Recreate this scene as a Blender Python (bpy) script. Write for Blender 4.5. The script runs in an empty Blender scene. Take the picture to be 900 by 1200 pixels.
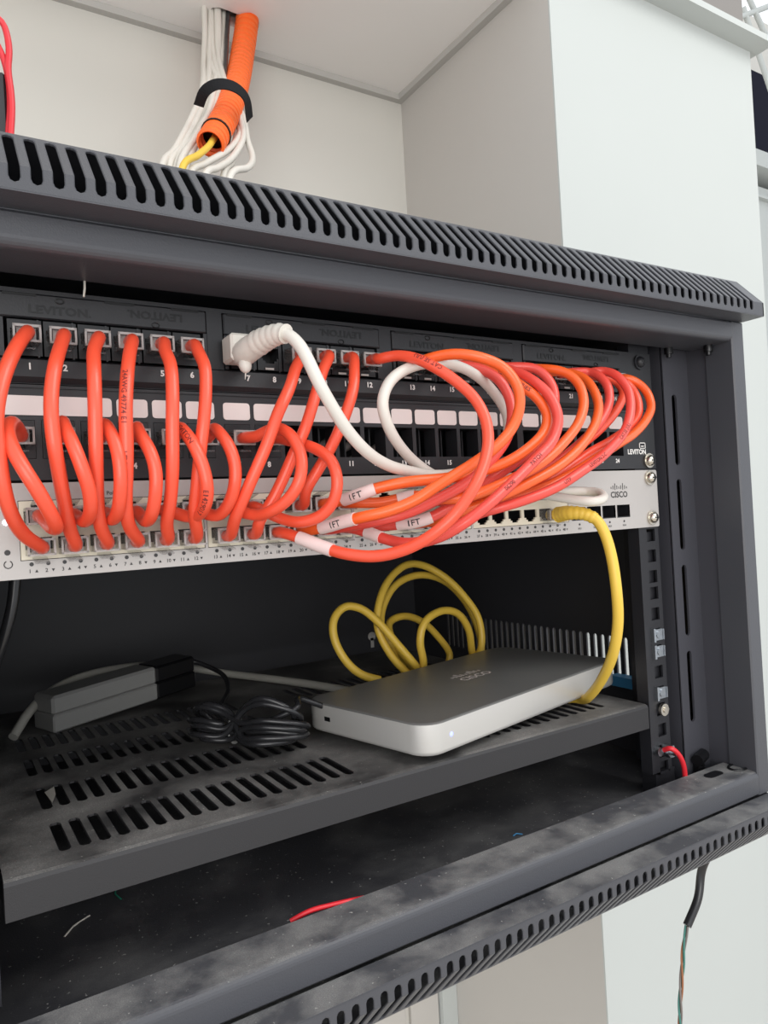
import bpy, math, random
from mathutils import Vector, Matrix
from mathutils.geometry import tessellate_polygon
random.seed(7)
K = 0.001          # all lengths below are millimetres; origin = centre of the switch's lower front edge
C = bpy.context.scene.collection
sc = bpy.context.scene

# ---------------------------------------------------------------- camera
def cam_axes(y, p, r):
    f = Vector((math.sin(y)*math.cos(p), math.cos(y)*math.cos(p), math.sin(p)))
    r0 = Vector((math.cos(y), -math.sin(y), 0)); u0 = r0.cross(f)
    return math.cos(r)*r0+math.sin(r)*u0, -math.sin(r)*r0+math.cos(r)*u0, f
R_, U_, F_ = cam_axes(0.5550, 0.0070, -0.0560)
cd = bpy.data.cameras.new('camera'); cam = bpy.data.objects.new('camera', cd); C.objects.link(cam)
cam.matrix_world = Matrix(((R_.x, U_.x, -F_.x, -236.494*K), (R_.y, U_.y, -F_.y, -368.714*K), (R_.z, U_.z, -F_.z, 18.92*K), (0, 0, 0, 1)))
cd.sensor_fit = 'VERTICAL'; cd.sensor_height = 24; cd.lens = 857.561/1200*24
cd.clip_start = 0.01; cd.clip_end = 100
sc.camera = cam

# ---------------------------------------------------------------- world, lamps, exposure
w = bpy.data.worlds.new('world'); sc.world = w; w.use_nodes = True
bg = w.node_tree.nodes['Background']; bg.inputs[0].default_value = (0.93, 0.96, 1.0, 1); bg.inputs[1].default_value = 1.0
def area(name, loc, aim, sx, sy, power, col):
    l = bpy.data.lights.new(name, 'AREA'); l.shape = 'RECTANGLE'; l.size = sx; l.size_y = sy; l.energy = power; l.color = col
    o = bpy.data.objects.new(name, l); C.objects.link(o); o.location = loc
    o.rotation_euler = (Vector(aim)-Vector(loc)).to_track_quat('-Z', 'Y').to_euler(); return o
area('ceiling_panel_light', (0.9, -1.3, 1.45), (0.45, 0.0, 0.1), 1.2, 0.9, 13, (1.0, 0.985, 0.95))
area('front_fill_light', (-1.4, -2.9, 0.35), (0.0, 0.0, -0.05), 2.2, 1.5, 34, (1.0, 0.97, 0.93))  # added soft fill from the front, brightens the niche and cabinet interior
sc.view_settings.view_transform = 'Standard'; sc.view_settings.look = 'None'
sc.view_settings.exposure = 0.3; sc.view_settings.gamma = 1.0; sc.view_settings.use_curve_mapping = False

# ---------------------------------------------------------------- materials
def lin(c):
    return tuple(((v/255)/12.92 if v/255 <= .04045 else ((v/255+.055)/1.055)**2.4) for v in c)
def mat(name, rgb, rough=0.5, metal=0.0, noise=0.0, nscale=200.0, bump=0.0, bscale=900.0, spec=0.5, emit=None, alpha=1.0, coat=0.0, rgb2=None):
    m = bpy.data.materials.new(name); m.use_nodes = True; nt = m.node_tree; b = nt.nodes['Principled BSDF']
    c = lin(rgb); b.inputs['Base Color'].default_value = (*c, 1); b.inputs['Roughness'].default_value = rough
    b.inputs['Metallic'].default_value = metal; b.inputs['Specular IOR Level'].default_value = spec; b.inputs['Alpha'].default_value = alpha
    b.inputs['Coat Weight'].default_value = coat
    tc = nt.nodes.new('ShaderNodeTexCoord')
    if noise or rgb2:
        n = nt.nodes.new('ShaderNodeTexNoise'); n.inputs['Scale'].default_value = nscale; n.inputs['Detail'].default_value = 5
        nt.links.new(tc.outputs['Object'], n.inputs['Vector'])
        mx = nt.nodes.new('ShaderNodeMix'); mx.data_type = 'RGBA'
        c2 = lin(rgb2) if rgb2 else tuple(v*(1-noise) for v in c)
        mx.inputs['A'].default_value = (*c, 1); mx.inputs['B'].default_value = (*c2, 1)
        nt.links.new(n.outputs['Fac'], mx.inputs['Factor']); nt.links.new(mx.outputs['Result'], b.inputs['Base Color'])
    if bump:
        n2 = nt.nodes.new('ShaderNodeTexNoise'); n2.inputs['Scale'].default_value = bscale; n2.inputs['Detail'].default_value = 3
        nt.links.new(tc.outputs['Object'], n2.inputs['Vector'])
        bp = nt.nodes.new('ShaderNodeBump'); bp.inputs['Strength'].default_value = bump; bp.inputs['Distance'].default_value = 0.0004
        nt.links.new(n2.outputs['Fac'], bp.inputs['Height']); nt.links.new(bp.outputs['Normal'], b.inputs['Normal'])
    if emit:
        b.inputs['Emission Color'].default_value = (*lin(emit[0]), 1); b.inputs['Emission Strength'].default_value = emit[1]
    return m
def dusty(name, rgb, dust, amount, lo=0.42, hi=0.62, scale=14.0, rough=0.5, thr=0.75):
    """powder-coated steel with patches of settled dust on faces that look upwards"""
    m = mat(name, rgb, rough, bump=0.25, bscale=1400)
    nt = m.node_tree; b = nt.nodes['Principled BSDF']; tc = [n for n in nt.nodes if n.type == 'TEX_COORD'][0]
    def noise(s, d, rgh=.5):
        n = nt.nodes.new('ShaderNodeTexNoise'); n.inputs['Scale'].default_value = s; n.inputs['Detail'].default_value = d; n.inputs['Roughness'].default_value = rgh
        n.inputs['Distortion'].default_value = 0.15
        nt.links.new(tc.outputs['Object'], n.inputs['Vector']); return n
    def rng(src, a, bb, c=0., d=1.):
        r = nt.nodes.new('ShaderNodeMapRange'); r.inputs['From Min'].default_value = a; r.inputs['From Max'].default_value = bb
        r.inputs['To Min'].default_value = c; r.inputs['To Max'].default_value = d; nt.links.new(src, r.inputs['Value']); return r
    def mul(a, bb):
        x = nt.nodes.new('ShaderNodeMath'); x.operation = 'MULTIPLY'; nt.links.new(a, x.inputs[0]); nt.links.new(bb, x.inputs[1]); return x
    big = rng(noise(scale, 6, .6).outputs['Fac'], lo, hi, 0.12, 1.0)
    fine = rng(noise(1700, 2).outputs['Fac'], .35, .65, .55, 1.)
    specks = rng(noise(420, 2).outputs['Fac'], .70, .73, 0., 1.)
    g = nt.nodes.new('ShaderNodeNewGeometry'); sp = nt.nodes.new('ShaderNodeSeparateXYZ'); nt.links.new(g.outputs['Normal'], sp.inputs[0])
    up = rng(sp.outputs['Z'], thr, thr+.2)
    f = mul(mul(big.outputs[0], fine.outputs[0]).outputs[0], up.outputs[0])
    amt = nt.nodes.new('ShaderNodeMath'); amt.operation = 'MULTIPLY'; amt.inputs[1].default_value = amount; nt.links.new(f.outputs[0], amt.inputs[0])
    sp2 = mul(specks.outputs[0], up.outputs[0])
    ad = nt.nodes.new('ShaderNodeMath'); ad.operation = 'MAXIMUM'; nt.links.new(amt.outputs[0], ad.inputs[0]); nt.links.new(sp2.outputs[0], ad.inputs[1])
    mx = nt.nodes.new('ShaderNodeMix'); mx.data_type = 'RGBA'; mx.inputs['A'].default_value = (*lin(rgb), 1); mx.inputs['B'].default_value = (*lin(dust), 1)
    nt.links.new(ad.outputs[0], mx.inputs['Factor']); nt.links.new(mx.outputs['Result'], b.inputs['Base Color'])
    rr = rng(ad.outputs[0], 0, .5, rough, .9); nt.links.new(rr.outputs[0], b.inputs['Roughness'])
    return m
M = dict(
    frame=dusty('powder_coated_steel', (69, 70, 75), (165, 164, 160), 0.6, lo=.42, hi=.62, scale=26, rough=0.40),
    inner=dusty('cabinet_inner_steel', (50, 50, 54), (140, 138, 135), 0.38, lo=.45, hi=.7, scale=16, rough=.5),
    shelf=dusty('shelf_steel', (38, 37, 39), (150, 148, 144), 0.75, lo=.38, hi=.66, scale=18, rough=.48),
    rail=mat('rail_steel', (33, 33, 37), .45, bump=.2),
    bracket=mat('bracket_steel', (66, 66, 72), .45, bump=.2),
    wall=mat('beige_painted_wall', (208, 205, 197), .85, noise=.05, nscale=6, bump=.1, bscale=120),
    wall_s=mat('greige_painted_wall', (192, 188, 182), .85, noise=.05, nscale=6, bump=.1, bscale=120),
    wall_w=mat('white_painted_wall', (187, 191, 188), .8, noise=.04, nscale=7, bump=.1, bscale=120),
    ceil=mat('ceiling_board', (246, 242, 238), .9, noise=.04, nscale=9),
    grey_wall=mat('grey_bulkhead_paint', (128, 124, 120), .8),
    gap=mat('shadow_gap_trim', (186, 183, 178), .6),
    floor=mat('bounce_floor', (214, 207, 198), .95, noise=.2, nscale=40),  # floor out of view, made paler to bounce light up to the ceiling
    panel=mat('panel_black_plastic', (35, 35, 38), .42, bump=.15),
    emboss=mat('relief_shade_black', (7, 7, 8), .35),  # darker black stands in for the shade of raised letters
    jackblk=mat('jack_black_plastic', (20, 20, 23), .35),
    label=mat('white_label_strip', (226, 214, 210), .6),
    print_w=mat('white_print', (225, 222, 218), .6),
    print_k=mat('dark_print', (48, 46, 46), .6),
    print_o=mat('cable_print', (120, 42, 38), .6),
    silver=mat('satin_aluminium', (184, 179, 175), .42, metal=.25, noise=.04, nscale=300),
    cream=mat('port_housing', (218, 210, 190), .55),
    chrome=mat('nickel_screw', (205, 198, 186), .22, metal=1.0),
    zinc=mat('zinc_nut', (190, 195, 200), .3, metal=1.0, noise=.4, nscale=500),
    coral=mat('coral_cable_jacket', (238, 84, 56), .36, coat=.15, noise=.1, nscale=60),
    orange=mat('orange_cable_jacket', (243, 98, 38), .36, coat=.15, noise=.1, nscale=60),
    rose=mat('rose_red_cable_jacket', (230, 78, 66), .36, coat=.15, noise=.1, nscale=60),
    white=mat('white_cable_jacket', (212, 207, 198), .45),
    sleeve=mat('white_label_sleeve', (238, 216, 212), .4, alpha=.9),
    yellow=mat('yellow_cable_jacket', (226, 188, 72), .42),
    clear=mat('clear_plug_plastic', (120, 117, 115), .1, alpha=.28, spec=1.0),
    clear2=mat('clear_plug_edges', (200, 194, 190), .12, alpha=.5, spec=1.0),
    gold=mat('gold_contacts', (210, 170, 90), .3, metal=1),
    unit=mat('unit_silver_side', (196, 194, 190), .38, metal=.3),
    unittop=mat('unit_grey_top', (112, 112, 110), .38, noise=.1, nscale=30),
    psu=mat('grey_adapter_plastic', (140, 140, 138), .55, noise=.06, nscale=200),
    blk=mat('black_plastic', (18, 18, 20), .3),
    cord=mat('black_cord', (38, 38, 40), .25),
    greyc=mat('grey_cable_jacket', (170, 168, 160), .5),
    conduit=mat('orange_conduit', (250, 110, 40), .5),
    velcro=mat('black_hook_strap', (14, 14, 18), .9, bump=.5),
    red=mat('red_wire', (215, 40, 50), .35),
    blue=mat('blue_tape', (60, 130, 175), .6),
    thread=mat('pale_thread', (205, 200, 190), .8),
    green=mat('green_thread', (30, 110, 90), .7),
    dark=mat('dark_glass', (17, 18, 34), .7, spec=.1),
    brown=mat('brown_wire', (150, 96, 62), .5), grnw=mat('green_wire', (60, 120, 110), .5), grw=mat('grey_wire', (120, 112, 108), .5),
    led=mat('white_status_light', (255, 255, 255), .4, emit=((235, 240, 255), 3.0)),
    ledb=mat('blue_status_light', (150, 160, 255), .4, emit=((140, 150, 255), 1.2)),
    off=mat('unlit_light_pipe', (52, 50, 50), .4),
)

# ---------------------------------------------------------------- mesh helpers (mm, world frame; stored relative to the parent)
ORG = {}
class MB:
    def __init__(s): s.v = []; s.f = []; s.sm = []
    def add(s, vs, fs, smooth=False):
        n = len(s.v); s.v += [tuple(v) for v in vs]; s.f += [tuple(i+n for i in f) for f in fs]; s.sm += [smooth]*len(fs); return s
    def box(s, x0, x1, y0, y1, z0, z1, bev=0.0):
        if bev:
            return s.rbox(x0, x1, y0, y1, z0, z1, bev)
        vs = [(x, y, z) for z in (z0, z1) for y in (y0, y1) for x in (x0, x1)]
        return s.add(vs, [(0, 2, 3, 1), (4, 5, 7, 6), (0, 1, 5, 4), (2, 6, 7, 3), (0, 4, 6, 2), (1, 3, 7, 5)])
    def rbox(s, x0, x1, y0, y1, z0, z1, b):
        # chamfered box: 24 vertices
        vs = []; idx = {}
        for sx in (0, 1):
            for sy in (0, 1):
                for sz in (0, 1):
                    X = (x0, x1)[sx]; Y = (y0, y1)[sy]; Z = (z0, z1)[sz]
                    dx = b if sx == 0 else -b; dy = b if sy == 0 else -b; dz = b if sz == 0 else -b
                    for a, p in enumerate(((X, Y+dy, Z+dz), (X+dx, Y, Z+dz), (X+dx, Y+dy, Z))):
                        idx[(sx, sy, sz, a)] = len(vs); vs.append(p)
        I = lambda *k: idx[k]; fs = []
        for t in (0, 1):
            fs.append((I(t,0,0,0), I(t,1,0,0), I(t,1,1,0), I(t,0,1,0))); fs.append((I(0,t,0,1), I(1,t,0,1), I(1,t,1,1), I(0,t,1,1))); fs.append((I(0,0,t,2), I(1,0,t,2), I(1,1,t,2), I(0,1,t,2)))
        for p in (0, 1):
            for q in (0, 1):
                fs.append((I(p,q,0,0), I(p,q,1,0), I(p,q,1,1), I(p,q,0,1)))
                fs.append((I(p,0,q,0), I(p,1,q,0), I(p,1,q,2), I(p,0,q,2)))
                fs.append((I(0,p,q,1), I(1,p,q,1), I(1,p,q,2), I(0,p,q,2)))
        for p in (0, 1):
            for q in (0, 1):
                for r in (0, 1): fs.append((I(p,q,r,0), I(p,q,r,1), I(p,q,r,2)))
        return s.add(vs, fs)
    def prism(s, poly, axis, a0, a1, smooth=False, cap=True):
        """poly = 2D points; axis 'x': (y,z), 'y': (x,z), 'z': (x,y); extruded a0..a1"""
        mk = {'x': lambda p, a: (a, p[0], p[1]), 'y': lambda p, a: (p[0], a, p[1]), 'z': lambda p, a: (p[0], p[1], a)}[axis]
        n = len(poly); vs = [mk(p, a0) for p in poly]+[mk(p, a1) for p in poly]
        s.add(vs, [(i, (i+1) % n, n+(i+1) % n, n+i) for i in range(n)], smooth)
        if cap: s.add(vs, [tuple(range(n))[::-1], tuple(range(n, 2*n))])
        return s
    def plate(s, outer, holes, fn0, fn1):
        """flat plate with holes: fn0/fn1 map 2D to the front and back face"""
        loops = [outer]+holes
        tr = tessellate_polygon([[Vector((p[0], p[1], 0)) for p in l] for l in loops])
        flat = [p for l in loops for p in l]; n = len(flat)
        vs = [fn0(p) for p in flat]+[fn1(p) for p in flat]
        fs = [tuple(t) for t in tr]+[tuple(i+n for i in reversed(t)) for t in tr]
        k = 0
        for l in loops:
            m = len(l)
            for i in range(m): fs.append((k+i, k+(i+1) % m, n+k+(i+1) % m, n+k+i))
            k += m
        return s.add(vs, fs)
    def tube(s, path, r, n=10, caps=True, closed=False):
        P = [Vector(p) for p in path]; N = len(P)
        if callable(r): rr = r
        else: rr = lambda i: r
        fr = frames(P); vs = []
        for i in range(N):
            t, a, b = fr[i]; q = rr(i)
            for j in range(n):
                th = 2*math.pi*j/n; vs.append(tuple(P[i]+(a*math.cos(th)+b*math.sin(th))*q))
        fs = [(i*n+j, i*n+(j+1) % n, (i+1)*n+(j+1) % n, (i+1)*n+j) for i in range(N-1) for j in range(n)]
        s.add(vs, fs, True)
        if caps: s.add(vs, [tuple(range(n))[::-1], tuple((N-1)*n+j for j in range(n))])
        return s
    def cyl(s, c, axis, r, l, n=20, r2=None):
        c = Vector(c); d = Vector(axis).normalized(); r2 = r if r2 is None else r2
        return s.tube([c, c+d*l], lambda i: (r, r2)[i], n)
    def dome(s, c, axis, r, h, n=16, k=4):
        c = Vector(c); d = Vector(axis).normalized(); path = []; rad = []
        for i in range(k+1):
            t = i/k*math.pi/2; path.append(c+d*h*math.sin(t)); rad.append(max(r*math.cos(t), .02))
        return s.tube(path, lambda i: rad[i], n)
    def build(s, name, m, parent=None, at=None):
        me = bpy.data.meshes.new(name); o0 = Vector(at) if at is not None else (ORG[parent] if parent else Vector((0, 0, 0)))
        me.from_pydata([tuple((Vector(v)-o0)*K) for v in s.v], [], s.f); me.polygons.foreach_set('use_smooth', s.sm)
        me.materials.append(m); me.update()
        return place(name, me, parent, o0)
def place(name, me, parent, at):
    o = bpy.data.objects.new(name, me); C.objects.link(o); at = Vector(at)
    if parent: o.parent = parent; o.location = (at-ORG[parent])*K
    else: o.location = at*K
    ORG[o] = at; return o
def frames(P):
    N = len(P); T = []
    for i in range(N):
        t = P[min(i+1, N-1)]-P[max(i-1, 0)]; T.append(t.normalized() if t.length > 1e-9 else Vector((0, 0, 1)))
    up = Vector((0, 0, 1)) if abs(T[0].z) < .9 else Vector((1, 0, 0))
    a = T[0].cross(up).normalized(); out = []
    for i in range(N):
        a = (a-T[i]*a.dot(T[i]))
        a = a.normalized() if a.length > 1e-6 else T[i].orthogonal().normalized()
        out.append((T[i], a, T[i].cross(a)))
    return out
def spline(pts, step=3.0):
    P = [Vector(p) for p in pts]; P = [P[0]*2-P[1]]+P+[P[-1]*2-P[-2]]; out = []
    for i in range(1, len(P)-2):
        p0, p1, p2, p3 = P[i-1:i+3]
        t0 = 0; t1 = max((p1-p0).length, .01)**.5; t2 = t1+max((p2-p1).length, .01)**.5; t3 = t2+max((p3-p2).length, .01)**.5
        n = max(2, int((p2-p1).length/step)+1)
        for k in range(n):
            t = t1+(t2-t1)*k/n
            a1 = p0*((t1-t)/(t1-t0))+p1*((t-t0)/(t1-t0)); a2 = p1*((t2-t)/(t2-t1))+p2*((t-t1)/(t2-t1)); a3 = p2*((t3-t)/(t3-t2))+p3*((t-t2)/(t3-t2))
            b1 = a1*((t2-t)/(t2-t0))+a2*((t-t0)/(t2-t0)); b2 = a2*((t3-t)/(t3-t1))+a3*((t-t1)/(t3-t1))
            out.append(b1*((t2-t)/(t2-t1))+b2*((t-t1)/(t2-t1)))
    out.append(P[-2]); 
    for _ in range(2): out = [out[0]]+[(out[i-1]+out[i]*2+out[i+1])/4 for i in range(1, len(out)-1)]+[out[-1]]
    return out
def rrect(x0, x1, z0, z1, r, k=3):
    pts = []
    for cx, cz, a in ((x1-r, z1-r, 0), (x0+r, z1-r, 90), (x0+r, z0+r, 180), (x1-r, z0+r, 270)):
        for i in range(k+1):
            t = math.radians(a+90*i/k); pts.append((cx+r*math.cos(t), cz+r*math.sin(t)))
    return pts
def empty(name, at, label=None, cat=None, group=None, kind=None):
    o = bpy.data.objects.new(name, None); C.objects.link(o); o.location = Vector(at)*K; ORG[o] = Vector(at); o.empty_display_size = .02
    tag(o, label, cat, group, kind); return o
def tag(o, label=None, cat=None, group=None, kind=None):
    if label: o['label'] = label
    if cat: o['category'] = cat
    if group: o['group'] = group
    if kind: o['kind'] = kind
    return o
# text as flat meshes
_tc = {}
def glyphs(s, off=0.012):
    key = (s, off)
    if key not in _tc:
        cu = bpy.data.curves.new('t', 'FONT'); cu.body = s; cu.resolution_u = 2; cu.offset = off; cu.align_x = 'CENTER'; cu.align_y = 'CENTER'
        ob = bpy.data.objects.new('t', cu); C.objects.link(ob); dg = bpy.context.evaluated_depsgraph_get(); me = ob.evaluated_get(dg).to_mesh()
        _tc[key] = ([(v.co.x, v.co.y) for v in me.vertices], [tuple(p.vertices) for p in me.polygons])
        ob.evaluated_get(dg).to_mesh_clear(); bpy.data.objects.remove(ob); bpy.data.curves.remove(cu)
    return _tc[key]
def text(mb, s, x, z, h, y=-0.15, sx=1.0, rot=0, bold=0.0):
    """text on a plane facing -Y; h = cap height"""
    vs, fs = glyphs(s, 0.012+bold*.35); k = h/0.70; cr, sr = math.cos(rot), math.sin(rot)
    for ox, oz in ((0, 0),):
        mb.add([(x+ox+(vx*sx*cr-vy*sr)*k, y, z+oz+(vx*sx*sr+vy*cr)*k) for vx, vy in vs], fs)
def refine(vs, fs, d):
    vs = list(vs); out = []; st = []
    for f in fs: st += [(f[0], f[i], f[i+1]) for i in range(1, len(f)-1)]
    mids = {}
    def dist(a, b): return math.hypot(vs[a][0]-vs[b][0], vs[a][1]-vs[b][1])
    while st:
        t = st.pop(); e = max(range(3), key=lambda i: dist(t[i], t[(i+1) % 3])); a, b, c = t[e], t[(e+1) % 3], t[(e+2) % 3]
        if dist(a, b) < d: out.append(t); continue
        key = (min(a, b), max(a, b))
        if key not in mids: mids[key] = len(vs); vs.append(((vs[a][0]+vs[b][0])/2, (vs[a][1]+vs[b][1])/2))
        m_ = mids[key]; st += [(a, m_, c), (m_, b, c)]
    return vs, out
def text_on_tube(mb, path, s, pos, h, r, face, flip=False, ang=0.0, reps=1):
    """print s along a cable path centred at arc length fraction pos, on the side that faces the direction face"""
    vs, fs = glyphs(s); k = h/0.70; vs, fs = refine(vs, fs, 0.16)
    L = [0]
    for i in range(1, len(path)): L.append(L[-1]+(path[i]-path[i-1]).length)
    c = L[-1]*pos; out = []
    sg = -1 if flip else 1
    for vx, vy in vs:
        u = c+sg*vx*k; i = max(0, min(len(path)-2, next((j for j in range(len(L)-1) if L[j+1] >= u), len(L)-2)))
        f = (u-L[i])/max(L[i+1]-L[i], 1e-6); p = path[i].lerp(path[i+1], f); t = (path[i+1]-path[i]).normalized()
        n = (face-t*face.dot(t)).normalized(); b = n.cross(t)   # +b: 'up' of letters when reading along t
        th = sg*vy*k/r+ang
        out.append(tuple(p+(n*math.cos(th)+b*math.sin(th))*(r+.12)))
    mb.add(out, fs)

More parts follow.
